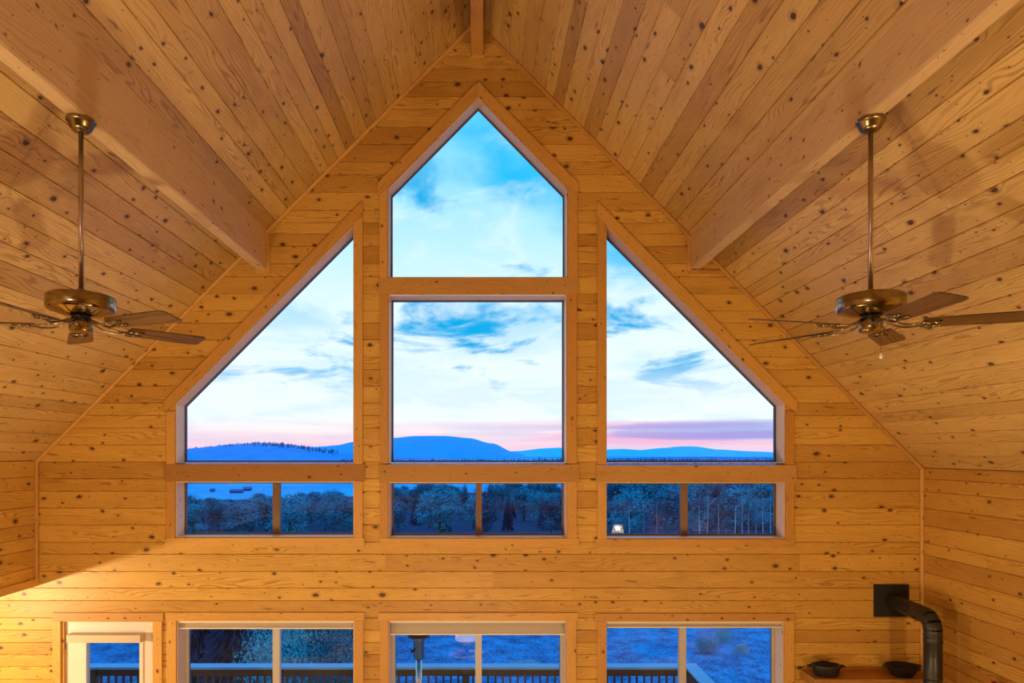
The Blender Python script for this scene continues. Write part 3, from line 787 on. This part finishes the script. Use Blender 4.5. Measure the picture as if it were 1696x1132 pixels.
# ================================================================== STOVEPIPE, MANTEL, POTS
sp_ = empty('stovepipe', (gx(1475), -0.02, gz(995))); tag(sp_, 'black stovepipe elbowing from the wall plate down the right corner', 'stovepipe')
bm = bmesh.new(); pw, ph_ = 57 / S / 2, 53 / S / 2
box(bm, -pw, pw, -0.004, 0.018, -ph_, ph_); bevel(bm, 0.002); link('wall_plate', bm, M['plate'], sp_)
R = 0.073
def pipe(name, a, b, bands=()):
    a, b = Vector(a), Vector(b); bm = bmesh.new(); d = (b - a); L_ = d.length
    ts = [0, 1]; pts = [a]; rs = [R]
    for t in sorted(bands):
        for dt, rr_ in ((-.012, R), (-.006, R * 1.04), (.006, R * 1.04), (.012, R)):
            pts.append(a + d * (t / L_ + dt / L_)); rs.append(rr_)
    pts.append(b); rs.append(R)
    tube(bm, pts, rs, 32, caps=True)
    return smooth_by_angle(link(name, bm, M['pipe'], sp_), 0.7)
ey = -0.49; dz_ = -0.02
pipe('pipe_section', (0, 0.01, 0), (0, ey, dz_), [0.38, 0.43])
# segmented elbow (three gores)
pts = []; rad = 0.105
cx_, cz_ = ey, dz_ - rad
for ga in (0, 30, 60, 90):
    t = math.radians(ga)
    pts.append((0, cx_ - rad * math.sin(t), cz_ + rad * math.cos(t)))
for k in range(3):
    bm = bmesh.new(); a, b = Vector(pts[k]), Vector(pts[k + 1]); d = (b - a).normalized() * .006
    tube(bm, [a - d, a, b, b + d], [R * 1.01, R * 1.035, R * 1.035, R * 1.01], 32)
    smooth_by_angle(link('elbow_gore', bm, M['pipe'], sp_), 0.7)
bx_, bz_ = pts[-1][1], pts[-1][2]
pipe('pipe_section', (0, bx_, bz_), (0, bx_, bz_ - .60), [0.05, 0.10, 0.42, 0.47])
pipe('pipe_section', (0, bx_, bz_ - .60), (0, bx_, -gz(995) + .85), [0.06, 0.12])
# the wood stove the pipe serves, out of view below
st = empty('wood_stove', (gx(1475), bx_ - 0.02, 0)); tag(st, 'black wood stove standing under the stovepipe', 'stove')
bxo('firebox', (-.28, .28, -.25, .25, .18, .80), M['dark'], st, bev=.01)
bxo('top_plate', (-.31, .31, -.28, .28, .80, .84), M['dark'], st, bev=.006)
for sx in (-1, 1):
    for sy in (-1, 1):
        bm = bmesh.new(); tube(bm, [(sx * .24, sy * .2, .19), (sx * .27, sy * .23, 0)], [.03, .02], 10); link('leg', bm, M['dark'], st)
bxo('stove_door', (-.2, .2, -.27, -.245, .28, .68), M['dark'], st, bev=.005)

mx0, mx1 = gx(1326), gx(1518); mz = gz(1110)
mt = empty('mantel_shelf', ((mx0 + mx1) / 2, 0, mz)); tag(mt, 'thick knotty pine mantel shelf on the gable wall', 'shelf')
hwm = (mx1 - mx0) / 2
bxo('shelf_board', (-hwm, hwm, -0.28, -0.002, -0.085, 0), M['mantel'], mt, bev=0.006, axis=(1, 0, 0))
for sx in (-.35, .35):
    bm = bmesh.new(); prism(bm, [(sx - .03, -0.002, -.086), (sx - .03, -0.24, -.086), (sx - .03, -0.2, -.15), (sx - .03, -.06, -.30), (sx - .03, -0.002, -.32)], (1, 0, 0), .06)
    bevel(bm, .003); link('bracket', bm, M['mantel'], mt, uvaxis=(0, 0, 1))
# cast-iron steamer with pierced lid
kt = empty('cast_iron_steamer', (gx(1367) - .075, -0.16, mz)); tag(kt, 'black oval cast-iron steamer with a lattice lid on the mantel', 'pot')
def oval(bm, prof, sx, sy, seg=40):
    n0 = len(bm.verts); lathe(bm, prof, seg); bm.verts.ensure_lookup_table()
    for v in list(bm.verts)[n0:]: v.co.x *= sx; v.co.y *= sy
bm = bmesh.new(); oval(bm, [(0, 0), (.098, 0), (.112, .012), (.132, .085), (.140, .088), (.140, .094), (.128, .094), (.10, .02), (0, .014)], 1.0, .72)
smooth_by_angle(link('pot_body', bm, M['dark'], kt))
for s in (-1, 1):
    bm = bmesh.new(); tube(bm, [(s * .128, -.035, .086), (s * .165, -.022, .086), (s * .170, 0, .086), (s * .165, .022, .086), (s * .128, .035, .086)], .008, 8); link('handle', bm, M['dark'], kt, smooth=True)
bm = bmesh.new(); oval(bm, [(.138, .095), (.138, .101), (.112, .106), (.108, .104), (.112, .098), (.138, .095)], 1.0, .72)
for k in range(-4, 5):
    y = k * .017; xr = .112 * math.sqrt(max(0, 1 - (y / .081) ** 2))
    if xr > .02:
        tube(bm, [(-xr, y, .103), (-xr * .5, y * 1., .112), (0, y, .115), (xr * .5, y, .112), (xr, y, .103)], .0035, 6)
for k in range(-6, 7):
    x = k * .017; yr = .081 * math.sqrt(max(0, 1 - (x / .112) ** 2))
    tube(bm, [(x, -yr, .103), (x, 0, .115), (x, yr, .103)], .0035, 6)
ld = link('lid', bm, M['dark'], kt)
bm = bmesh.new(); lathe(bm, [(0, .112), (.008, .113), (.006, .122), (.014, .130), (.012, .138), (0, .141)], 16); link('lid_knob', bm, M['dark'], ld, smooth=True)
# open bowl
bw = empty('cast_iron_bowl', (gx(1491) - .088, -0.17, mz)); tag(bw, 'open black oval cast-iron bowl at the right end of the mantel', 'bowl')
bm = bmesh.new(); oval(bm, [(0, 0), (.085, 0), (.10, .01), (.150, .085), (.156, .098), (.150, .100), (.142, .092), (.092, .018), (0, .012)], 1.0, .80)
smooth_by_angle(link('bowl_body', bm, M['dark'], bw))
bm = bmesh.new(); oval(bm, [(0, .045), (.115, .045)], 1.0, .80); link('water', bm, plain('still_water', (0.02, 0.02, 0.02), 0.05, nscale=30, namt=.3, bump=.1), bw)
for s in (-1, 1):
    bm = bmesh.new(); tube(bm, [(s * .150, -.03, .092), (s * .172, -.016, .094), (s * .175, 0, .094), (s * .172, .016, .094), (s * .150, .03, .092)], .006, 8); link('handle', bm, M['dark'], bw, smooth=True)

# red flowers hung on the right wall
fz = HC - 1.98; fy = -D + 5.44
fw = empty('red_flower_spray', (XR - .01, fy, fz)); tag(fw, 'spray of dark red flowers hung on the right wall', 'flowers')
rr = random.Random(5)
for k in range(9):
    bm = bmesh.new(); c = Vector((-.05 + rr.uniform(-.03, .02), rr.uniform(-.11, .11), rr.uniform(-.10, .09)))
    for j in range(9):
        a = j * 2 * PI / 9 + rr.random(); l = rr.uniform(.03, .055)
        dv = Vector((-.4 - rr.random() * .4, math.cos(a), math.sin(a))).normalized(); sd = dv.cross(Vector((1, .2, .1))).normalized() * .014
        p = [c, c + dv * l * .5 + sd, c + dv * l, c + dv * l * .5 - sd]
        bm.faces.new([bm.verts.new(q_) for q_ in p])
    bmesh.ops.solidify(bm, geom=list(bm.faces), thickness=.0015)
    link('flower', bm, M['red'], fw)
bm = bmesh.new()
for k in range(6): tube(bm, [(0, 0, -.3), (-.02, rr.uniform(-.05, .05), -.12), (-.05, rr.uniform(-.1, .1), rr.uniform(-.05, .08))], .003, 6)
link('stems', bm, M['bark'], fw)

# ================================================================== LAMPS
def lamp(name, loc, h, rt, rb, sh, label, base='table'):
    o = empty(name, loc); tag(o, label, 'lamp')
    bm = bmesh.new()
    if base == 'table': lathe(bm, [(0, 0), (.085, 0), (.085, .015), (.03, .03), (.025, .05), (.07, .12), (.075, .16), (.03, .23), (.012, .26), (.010, h), (0, h)], 28)
    else: lathe(bm, [(0, 0), (.14, 0), (.14, .02), (.03, .035), (.012, .06), (.011, h), (0, h)], 28)
    smooth_by_angle(link('lamp_base', bm, M['bronze'], o))
    bm = bmesh.new(); lathe(bm, [(rb, h - sh * .45), (rt, h + sh * .55)], 40); link('lamp_shade', bm, M['lampshade'], o, smooth=True)
    return o
# centre table lamp on an end table
et = empty('end_table', (-.23, -3.75, -.05)); tag(et, 'small round pine end table in the middle of the living room', 'table')
bm = bmesh.new(); lathe(bm, [(0, .52), (.27, .52), (.28, .53), (.28, .55), (0, .55)], 36); link('table_top', bm, M['mantel'], et, uvaxis=(1, 0, 0))
for k in range(3):
    a = k * 2 * PI / 3; bm = bmesh.new(); tube(bm, [(.15 * math.cos(a), .15 * math.sin(a), .52), (.24 * math.cos(a), .24 * math.sin(a), .05)], [.022, .014], 10); link('leg', bm, M['mantel'], et, uvaxis=(0, 0, 1))
lamp('table_lamp', (-.23, -3.75, .50), .34, .13, .19, .24, 'cream-shaded table lamp on the round end table')
bulb('table_lamp_bulb', (-.23, -3.75, .90), POW_CENTRE, COL_CENTRE, 0.10)
lamp('floor_lamp', (3.36, -9.6, 0), 1.80, .10, .16, .22, 'cream-shaded floor lamp under the loft', 'floor')
bulb('floor_lamp_bulb', (3.36, -9.6, 1.84), POW_UNDER, COL_UNDER, .06)
for sx, lb in ((-3.3, 'added cream-shaded fill lamp on the square end table by the left wall'), (3.4, 'added cream-shaded fill lamp on the square end table by the right wall')):  # unseen fill lamps and tables, added to warm the slopes and beam undersides
    et = empty('end_table', (sx, -5.7, 0)); tag(et, 'added square pine end table by the %s wall' % ('left' if sx < 0 else 'right'), 'table')
    bxo('table_top', (-.25, .25, -.25, .25, .52, .55), M['mantel'], et, bev=.004, axis=(1, 0, 0))
    for a in (-.2, .2):
        for b in (-.2, .2): bxo('leg', (a - .02, a + .02, b - .02, b + .02, 0, .52), M['mantel'], et, axis=(0, 0, 1))
    lamp('table_lamp', (sx, -5.7, .55), .42, .13, .19, .24, lb)
    bulb('added_side_bulb', (sx, -5.7, 1.02), POW_SIDE, COL_SIDE, 0.10)
# pendant in the side room
pd = empty('pendant_lamp', (-5.35, -1.7, Z_HEAD)); tag(pd, 'small cream pendant lamp in the open side room', 'lamp')
bm = bmesh.new(); lathe(bm, [(0, 0), (.05, 0), (.045, -.02), (0, -.022)], 24); link('canopy', bm, M['brass'], pd)
bm = bmesh.new(); tube(bm, [(0, 0, -.02), (0, 0, -.30)], .004, 8); link('cord', bm, M['dark'], pd)
bm = bmesh.new(); lathe(bm, [(.06, -.27), (.14, -.45)], 36); link('lamp_shade', bm, M['lampshade'], pd, smooth=True)
bulb('pendant_bulb', (-5.35, -1.7, Z_HEAD - .36), POW_RECESS, COL_RECESS, 0.05)
# unseen fill lamp added on the loft for cool light on the beam faces
lamp('added_loft_lamp', (-2.45, -8.9, 2.6), 1.6, .13, .19, .24, 'added cream-shaded fill lamp on the loft, out of view', 'floor')
bulb('added_loft_bulb', (-2.45, -8.9, 4.25), POW_LOFT, COL_LOFT, .1)

# ================================================================== DECK
DY0, DY1, DX1, DZ = 0.24, 2.35, gx(1145) * 1.33, -0.12
dk = empty('deck', (0, 0, DZ)); tag(dk, 'timber deck outside the lower windows', 'deck')
nb = 15; bwid = (DY1 - DY0) / nb
for k in range(nb): bxo('deck_board', (-7.5, DX1, DY0 + k * bwid + .004, DY0 + (k + 1) * bwid - .004, -.03, 0), M['deckwood'], dk)
bxo('rim_joist', (-7.5, DX1, DY1 - .03, DY1 + .01, -.25, -.032), M['raildark'], dk)
for k in range(6): bxo('footing_post', (-7.2 + k * 1.9, -7.08 + k * 1.9, DY1 - .16, DY1 - .04, -1.25, -.032), M['raildark'], dk)
rl = empty('deck_railing', (0, 0, DZ)); tag(rl, 'deck railing with pale flat cap and dark balusters', 'railing')
ry = 2.15; rt = 1.07
bxo('rail_cap', (-7.5, DX1 + .07, ry - .10, ry + .07, rt - .03, rt), M['railcap'], rl, bev=.004)
bxo('rail_cap', (DX1 - .10, DX1 + .07, DY0, ry - .10, rt - .03, rt), M['railcap'], rl, bev=.004)
bxo('upper_rail', (-7.5, DX1, ry - .045, ry + .005, rt - .13, rt - .03), M['raildark'], rl)
bxo('upper_rail', (DX1 - .045, DX1 + .005, DY0, ry, rt - .13, rt - .03), M['raildark'], rl)
bxo('lower_rail', (-7.5, DX1, ry - .045, ry + .005, .08, .16), M['raildark'], rl)
bxo('lower_rail', (DX1 - .045, DX1 + .005, DY0, ry, .08, .16), M['raildark'], rl)
bm = bmesh.new(); box(bm, -.012, .012, -.012, .012, .0, rt - .13 - .16); b0 = link('baluster', bm, M['raildark'], rl)
b0.location = (-7.4, ry - .02, .16)
x = -7.4 + .096
while x < DX1 - .05:
    c = b0.copy(); c.location = (x, ry - .02, .16); COL.objects.link(c); x += .096
y = DY0 + .1
while y < ry - .1:
    c = b0.copy(); c.location = (DX1 - .02, y, .16); COL.objects.link(c); y += .096
for x in (-7.4, -5.0, -2.6, -.2, DX1 - .02): bxo('post', (x - .045, x + .045, ry - .065, ry + .025, 0, rt - .031), M['raildark'], rl)

# patio heater
ph = empty('patio_heater', (-.70, 1.0, DZ)); tag(ph, 'stainless patio heater on the deck behind the middle window', 'heater')
bm = bmesh.new(); lathe(bm, [(0, 0), (.23, 0), (.23, .03), (.2, .05), (.19, .72), (.16, .76), (0, .76)], 36); smooth_by_angle(link('tank_housing', bm, M['stainless'], ph))
bm = bmesh.new(); tube(bm, [(0, 0, .75), (0, 0, 1.52)], .034, 24); link('post', bm, M['stainless'], ph, smooth=True)
bm = bmesh.new(); lathe(bm, [(0, 1.50), (.045, 1.50), (.062, 1.53), (.062, 1.70), (.075, 1.72), (.075, 1.745), (.062, 1.75), (0, 1.75)], 32); smooth_by_angle(link('burner_housing', bm, M['stainless'], ph))
bm = bmesh.new(); lathe(bm, [(0, 1.755), (.125, 1.755), (.13, 1.77), (.10, 1.79), (0, 1.79)], 32); smooth_by_angle(link('burner_plate', bm, M['raildark'], ph))
bm = bmesh.new(); lathe(bm, [(.10, 1.79), (.12, 2.02), (.10, 2.03)], 32); link('burner_screen', bm, M['stainless'], ph)
bm = bmesh.new(); lathe(bm, [(0, 2.16), (.15, 2.15), (.38, 2.05), (.42, 2.03), (.38, 2.04), (.15, 2.13), (0, 2.14)], 40); link('reflector', bm, M['stainless'], ph, smooth=True)
bm = bmesh.new(); tube(bm, [(-.06, -.03, 1.60), (-.085, -.04, 1.60)], .018, 14); link('control_knob', bm, M['dark'], ph)

# ================================================================== LANDSCAPE
def T(x, y):
    if y < 12: z = -1.25 + 0.0 * y
    elif y < 170: z = -1.25 - (y - 12) * 0.052 - 0.0000 * y
    elif y < 900: t = (y - 170) / 730; z = -9.5 + (-76 + 9.5) * (t * t * (3 - 2 * t))
    else: z = -76
    if y < 900 and y > 12:
        k = min(1, (y - 12) / 60)
        z += k * (-0.030 * min(0, x + 6) * -1 if x < -6 else 0) * min(1, 1.0)
        z += k * 0.5 * noise.noise(Vector((x * .03, y * .03, 0)))
    if y > 2: z += 0.10 * noise.noise(Vector((x * .3, y * .3, 3)))
    return z
bm = bmesh.new()
ysv = [0.3, 1, 2, 3, 4, 5, 6, 7, 8, 9, 10] + [10 + 1.2 * k for k in range(1, 30)] + [46 + 5 * k for k in range(1, 26)] + [180 + 40 * k for k in range(1, 20)] + [1000, 1300, 1800, 2500, 3500, 5000, 7000, 10000, 14000, 20000]
NX = 60; prev = None
for y in ysv:
    hwid = 22 + 1.1 * y
    row = [bm.verts.new((hwid * (2 * i / NX - 1), y, T(hwid * (2 * i / NX - 1), y))) for i in range(NX + 1)]
    if prev:
        for i in range(NX): bm.faces.new((prev[i], prev[i + 1], row[i + 1], row[i]))
    prev = row
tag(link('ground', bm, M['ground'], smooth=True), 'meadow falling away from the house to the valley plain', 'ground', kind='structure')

def hill(name, prof, dist, depth, mat, label, zbase=-78, rough=0.04, cat='hill'):
    """prof: (px, py) skyline seen at that distance; a long ridge with slopes both ways"""
    bm = bmesh.new(); N = 90; M_ = 14; rows = []
    xs = [p[0] for p in prof]
    def prof_y(px):
        for (a, b), (c, d) in zip(prof, prof[1:]):
            if a <= px <= c: t = (px - a) / (c - a); t = t * t * (3 - 2 * t); return b + (d - b) * t
        return prof[-1][1]
    for j in range(M_ + 1):
        t = j / M_ * 2 - 1; y = dist + t * depth - D
        row = []
        for i in range(N + 1):
            px = xs[0] + (xs[-1] - xs[0]) * i / N
            x = (px - VX) / F * dist
            ztop = HC + (VY - prof_y(px)) / F * dist
            k = math.cos(t * PI / 2) ** 0.9 if abs(t) < 1 else 0
            z = zbase + (ztop - zbase) * k
            z += (ztop - zbase) * rough * noise.noise(Vector((x / dist * 25, y / dist * 25, 1))) * k
            row.append(bm.verts.new((x, y, z)))
        rows.append(row)
    for A, B in zip(rows, rows[1:]):
        for i in range(N): bm.faces.new((A[i], A[i + 1], B[i + 1], B[i]))
    return tag(link(name, bm, mat, smooth=True), label, cat, kind='structure')
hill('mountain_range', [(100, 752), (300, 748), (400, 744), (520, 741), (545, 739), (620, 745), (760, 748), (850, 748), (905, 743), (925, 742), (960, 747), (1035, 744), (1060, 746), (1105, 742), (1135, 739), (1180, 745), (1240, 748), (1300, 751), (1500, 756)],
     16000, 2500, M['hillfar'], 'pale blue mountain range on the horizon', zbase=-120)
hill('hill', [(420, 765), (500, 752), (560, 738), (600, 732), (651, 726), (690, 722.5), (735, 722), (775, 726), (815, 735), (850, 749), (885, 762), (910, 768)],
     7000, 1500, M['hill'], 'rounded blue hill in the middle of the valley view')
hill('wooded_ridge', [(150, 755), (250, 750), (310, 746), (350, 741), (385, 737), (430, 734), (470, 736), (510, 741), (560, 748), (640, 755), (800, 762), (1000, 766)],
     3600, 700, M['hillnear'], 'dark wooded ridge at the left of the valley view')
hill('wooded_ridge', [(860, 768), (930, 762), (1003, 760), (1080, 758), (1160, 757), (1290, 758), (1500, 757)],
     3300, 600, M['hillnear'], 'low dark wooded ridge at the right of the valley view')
# conifers standing along the ridges: far too many and small to count
def conifer_spikes(name, spec, mat, label, seed):
    bm = bmesh.new(); rnd = random.Random(seed)
    for px0, px1, pyf, dist, n, hmin, hmax in spec:
        for k in range(n):
            px = rnd.uniform(px0, px1); d_ = dist * rnd.uniform(.93, 1.04); x = (px - VX) / F * d_; y = d_ - D
            zt = HC + (VY - pyf(px)) / F * d_ - rnd.uniform(0, 12); h = rnd.uniform(hmin, hmax); r = h * rnd.uniform(.16, .26)
            zb_ = zt - 6
            top = bm.verts.new((x, y, zb_ + h + 4))
            ring_ = [bm.verts.new((x + r * math.cos(a), y + r * math.sin(a), zb_)) for a in (0, 1.57, 3.14, 4.71)]
            for i in range(4): bm.faces.new((ring_[i], ring_[(i + 1) % 4], top))
    return tag(link(name, bm, mat), label, 'forest', kind='stuff')
def interp(prof):
    def f(px):
        for (a, b), (c, d) in zip(prof, prof[1:]):
            if a <= px <= c: t = (px - a) / (c - a); return b + (d - b) * t
        return prof[-1][1]
    return f
conifer_spikes('ridge_forest', [(300, 560, interp([(300, 747), (350, 742), (385, 738), (430, 735), (470, 737), (510, 742), (560, 749)]), 3600, 700, 8, 20),
                                (560, 880, lambda p: 762, 3200, 420, 4, 15), (880, 1290, lambda p: 762, 2900, 700, 4, 17)],
               M['needle'], 'far conifers covering the low ridges', 2)

# ---- trees
def blob_crown(seed, h, r, n, leaf, shape=1.0):
    rnd = random.Random(seed); bm = bmesh.new()
    blobs = []
    for k in range(9):
        a = rnd.uniform(0, 2 * PI); t = rnd.uniform(.28, .95)
        rr_ = r * (math.sin(t * PI * .86 + .25)) * .6
        blobs.append((Vector((math.cos(a) * rr_ * rnd.random(), math.sin(a) * rr_ * rnd.random(), t * h * .92)), r * rnd.uniform(.38, .62)))
    for i in range(n):
        c, br = rnd.choice(blobs)
        d = Vector((rnd.gauss(0, 1), rnd.gauss(0, 1), rnd.gauss(0, 1))).normalized()
        p = c + d * br * rnd.uniform(.6, 1.05)
        u = (d + Vector((rnd.uniform(-.9, .9), rnd.uniform(-.9, .9), rnd.uniform(-.9, .9)))).orthogonal().normalized() * leaf * rnd.uniform(.6, 1.3)
        w = u.cross(d).normalized() * leaf * rnd.uniform(.5, 1.1)
        bm.faces.new([bm.verts.new(q_) for q_ in (p - u, p - w * .7, p + u, p + w * .7)])
    return bm
def conifer_crown(seed, h, r, levels=16, dens=1.0, wd=.26):
    rnd = random.Random(seed); bm = bmesh.new()
    for l in range(levels):
        t = l / levels; z = h * (.10 + .88 * t); rad = r * (1 - t) ** .85 + .05
        nb_ = int(max(6, int(13 * (1 - t) + 5)) * dens); a0 = rnd.random() * 6
        for k in range(nb_):
            a = a0 + k * 2 * PI / nb_ + rnd.uniform(-.15, .15); rl_ = rad * rnd.uniform(.7, 1.1)
            d = Vector((math.cos(a), math.sin(a), 0)); s = Vector((-d.y, d.x, 0)) * rl_ * wd
            drop = -rl_ * rnd.uniform(.25, .5)
            base_ = Vector((0, 0, z)); tip = base_ + d * rl_ + Vector((0, 0, drop))
            mid = base_ + d * rl_ * .55 + Vector((0, 0, drop * .35))
            v = [bm.verts.new(q_) for q_ in (base_, mid + s, tip, mid - s)]
            m2 = bm.verts.new(mid + Vector((0, 0, -rl_ * .14)))
            bm.faces.new((v[0], v[1], m2)); bm.faces.new((v[1], v[2], m2)); bm.faces.new((v[2], v[3], m2)); bm.faces.new((v[3], v[0], m2))
    top = bm.verts.new((0, 0, h * 1.04)); q1 = bm.verts.new((.06 * r, 0, h * .93)); q2 = bm.verts.new((-.06 * r, .03, h * .93)); bm.faces.new((top, q1, q2))
    return bm
def tree(name, crown, mat, h, tr, bark):
    o = empty(name)
    link('crown', crown, mat, o, recalc=False)
    bm = bmesh.new(); rnd = random.Random(h); pts = [(0, 0, -.6)] + [(rnd.uniform(-.03, .03) * h * .3, rnd.uniform(-.03, .03) * h * .3, h * t) for t in (.2, .45, .7, .92)]
    tube(bm, pts, [tr, tr * .9, tr * .7, tr * .45, tr * .15], 7)
    for k in range(5):
        z0 = h * rnd.uniform(.35, .75); a = rnd.uniform(0, 6.28); l = h * .16
        tube(bm, [(0, 0, z0), (l * .5 * math.cos(a), l * .5 * math.sin(a), z0 + l * .4), (l * math.cos(a), l * math.sin(a), z0 + l)], [tr * .35, tr * .25, tr * .08], 5)
    link('trunk', bm, bark, o); index_kids(o)
    return o
protos = {
 'b0': tree('broadleaf_tree', blob_crown(1, 9, 3.4, 2600, .22), M['leaf'], 8, .16, M['bark']),
 'b1': tree('broadleaf_tree', blob_crown(2, 7.5, 3.6, 2600, .20), M['leaf'], 6.8, .15, M['bark']),
 'b2': tree('broadleaf_tree', blob_crown(3, 8.5, 2.7, 2200, .22), M['leaf'], 8, .13, M['bark']),
 'c0': tree('conifer_tree', conifer_crown(4, 11, 2.1, 30, 1.3, .18), M['needle'], 10, .16, M['bark']),
 'c1': tree('conifer_tree', conifer_crown(5, 9, 1.9, 26, 1.3, .18), M['needle'], 8.5, .15, M['bark']),
 'a0': tree('aspen_tree', blob_crown(6, 11, 2.0, 700, .14), M['leaf'], 10.5, .10, M['white_bark']),
 's0': tree('shrub', blob_crown(7, 1.7, 1.3, 8000, .03), M['shrub'], 1.2, .03, M['bark']),
 'y0': tree('young_conifer', conifer_crown(8, 3.6, 1.1, 60, 2.4, .09), M['needle'], 3.2, .06, M['bark']),
}
used = set()
def put(k, x, y, h_scale, label, cat, group, rz=None, sq=1.0):
    p = protos[k]
    if k in used:
        o = copy_tree(p)
    else: o = p; used.add(k)
    o.location = (x, y, T(x, y)); o.rotation_euler = (0, 0, random.uniform(0, 6.28) if rz is None else rz); o.scale = (h_scale * sq, h_scale * sq, h_scale)
    tag(o, label, cat, group); return o
HT = {'b0': 9, 'b1': 7.5, 'b2': 8.5, 'c0': 11, 'c1': 9, 'a0': 11}
rr = random.Random(21)
def topline(px):     # height of the near tree line in the view
    if px < 600: return rr.uniform(818, 832) - 10 * max(0, (px - 450) / 150)
    if px < 960: return rr.uniform(800, 814) - (9 if px > 700 else 0)
    return rr.uniform(783, 797)
def toscale(k, x, y, py):
    d_ = y + D; z = HC + (VY - py) / F * d_; return max(0.35, (z - T(x, y)) / HT[k])
placed = []
for i in range(230):
    for attempt in range(40):
        px = 285 + (1325 - 285) * rr.random(); d_ = 51 + 92 * rr.random() ** 2.0
        y = d_ - D; x = (px - VX) / F * d_
        if all((x - a) ** 2 + (y - b) ** 2 > 3.4 ** 2 for a, b in placed): break
    placed.append((x, y))
    k = rr.choice(['b0', 'b1', 'b2', 'b0', 'b1', 'c0', 'c1'] if px > 600 else ['b0', 'b1', 'b1', 'b2'])
    py = topline(px) + rr.uniform(0, 40) * (1 if d_ < 75 else .3)
    wn = 'left' if px < 615 else ('middle' if px < 965 else 'right')
    if k[0] == 'c': py -= 5; lab, cat = 'dark conifer in the wood seen through the %s low window' % wn, 'conifer'
    else: lab, cat = 'round-crowned broadleaf tree in the wood seen through the %s low window' % wn, 'tree'
    s = min(toscale(k, x, y, py), 1.7)
    put(k, x, y, s, lab, cat, ('broadleaf trees in the %s low window' if k[0] == 'b' else 'conifers in the %s low window') % wn, sq=rr.uniform(1.15, 1.6) if k[0] == 'b' else rr.uniform(.8, 1.1))
for px, d_, py, lab in ((332, 82, 818, 'lone spruce rising from the trees at far left of the view'), (437, 95, 810, 'tall spruce just left of the mullion of the left low window'),
                        (712, 80, 800, 'taller spruce in the middle low window')):
    y = d_ - D; x = (px - VX) / F * d_
    put('c0', x, y, toscale('c0', x, y, py), lab, 'conifer', None, sq=.75)
for i, px in enumerate((1158, 1172, 1190, 1203, 1218, 1229, 1240, 1252, 1263, 1276, 1088, 1066, 1042)):
    d_ = 46 + (i % 4) * 3.5; y = d_ - D; x = (px - VX) / F * d_
    put('a0', x, y, toscale('a0', x, y, 808 + (i % 3) * 6), 'pale-trunked aspen at the edge of the wood in the right low window', 'aspen', 'aspens at the wood edge')
# planting near the deck, seen through the lower windows
for i, (px, d_, s) in enumerate(((322, 15, 1.5), (352, 17.5, 1.3), (388, 14.5, 1.35), (425, 17, 1.6), (300, 18, 1.5))):
    y = d_ - D; x = (px - VX) / F * d_
    put('y0', x, y, s * .55, 'young conifer beyond the railing, through the window beside the door', 'conifer', 'young conifers beyond the railing')
for i, (px, d_, s, lb) in enumerate(((480, 13.5, 1.1, 0), (530, 15, 1.3, 0), (570, 14, 1.0, 0), (505, 17, 1.4, 0), (552, 18, 1.4, 0), (1172, 16.4, .28, 1), (1195, 17.6, .3, 2))):
    y = d_ - D; x = (px - VX) / F * d_
    lab = ('leafy green shrub beyond the railing, right half of the window beside the door', 'small dark bush on the slope near the right mullion', 'second small dark bush on the slope, farther up')[lb]
    put('s0', x, y, s, lab, 'shrub', 'green shrubs beyond the railing' if lb == 0 else None)
# rocks on the slope
for i, (px, d_, s, lb) in enumerate(((1024, 14.9, .16, 'flat pale rock on the slope behind the right railing'), (1228, 16.6, .13, 'upright pale rock on the slope in the right window'), (872, 15.2, .30, 'long pale rock on the slope in the middle window'))):
    y = d_ - D; x = (px - VX) / F * d_
    bm = bmesh.new(); bmesh.ops.create_icosphere(bm, subdivisions=3, radius=1)
    for v in bm.verts:
        v.co += v.co * .35 * noise.noise(v.co * 1.3 + Vector((i * 5, 0, 0)))
        v.co = Vector((v.co.x * s * 1.5, v.co.y * s, v.co.z * s * (.6 if i != 1 else 1.5)))
    o = link('rock', bm, M['rock'], smooth=True); o.location = (x, y, T(x, y) + s * .2); tag(o, lb, 'rock')
# farm buildings on the plain
for i, (px, py, wd, dp, hh, lb) in enumerate(((392, 817, 24, 11, 4, 'long dark barn on the blue plain at left'), (352, 815, 8, 7, 3.5, 'small shed left of the long barn on the plain'), (410, 813.5, 15, 9, 4.5, 'pale-roofed barn behind the long barn'))):
    d_ = (76 + HC) / (py - VY) * F; y = d_ - D; x = (px - VX) / F * d_
    o = empty('barn', (x, y, -76), 0.15); tag(o, lb, 'barn')
    bm = bmesh.new(); prism(bm, [(-wd / 2, -dp / 2, 0), (-wd / 2, dp / 2, 0), (-wd / 2, dp / 2, hh), (-wd / 2, 0, hh * 1.7), (-wd / 2, -dp / 2, hh)], (1, 0, 0), wd); link('wall', bm, M['barnwall'], o)
    bm = bmesh.new()
    for s in (-1, 1):
        prism(bm, [(-wd / 2 - 1, s * (dp / 2 + 1), hh - .7), (-wd / 2 - 1, 0, hh * 1.7 + .2), (-wd / 2 - 1, 0, hh * 1.7 + .8), (-wd / 2 - 1, s * (dp / 2 + 1), hh)], (1, 0, 0), wd + 2)
    link('roof', bm, M['barnroof'], o)
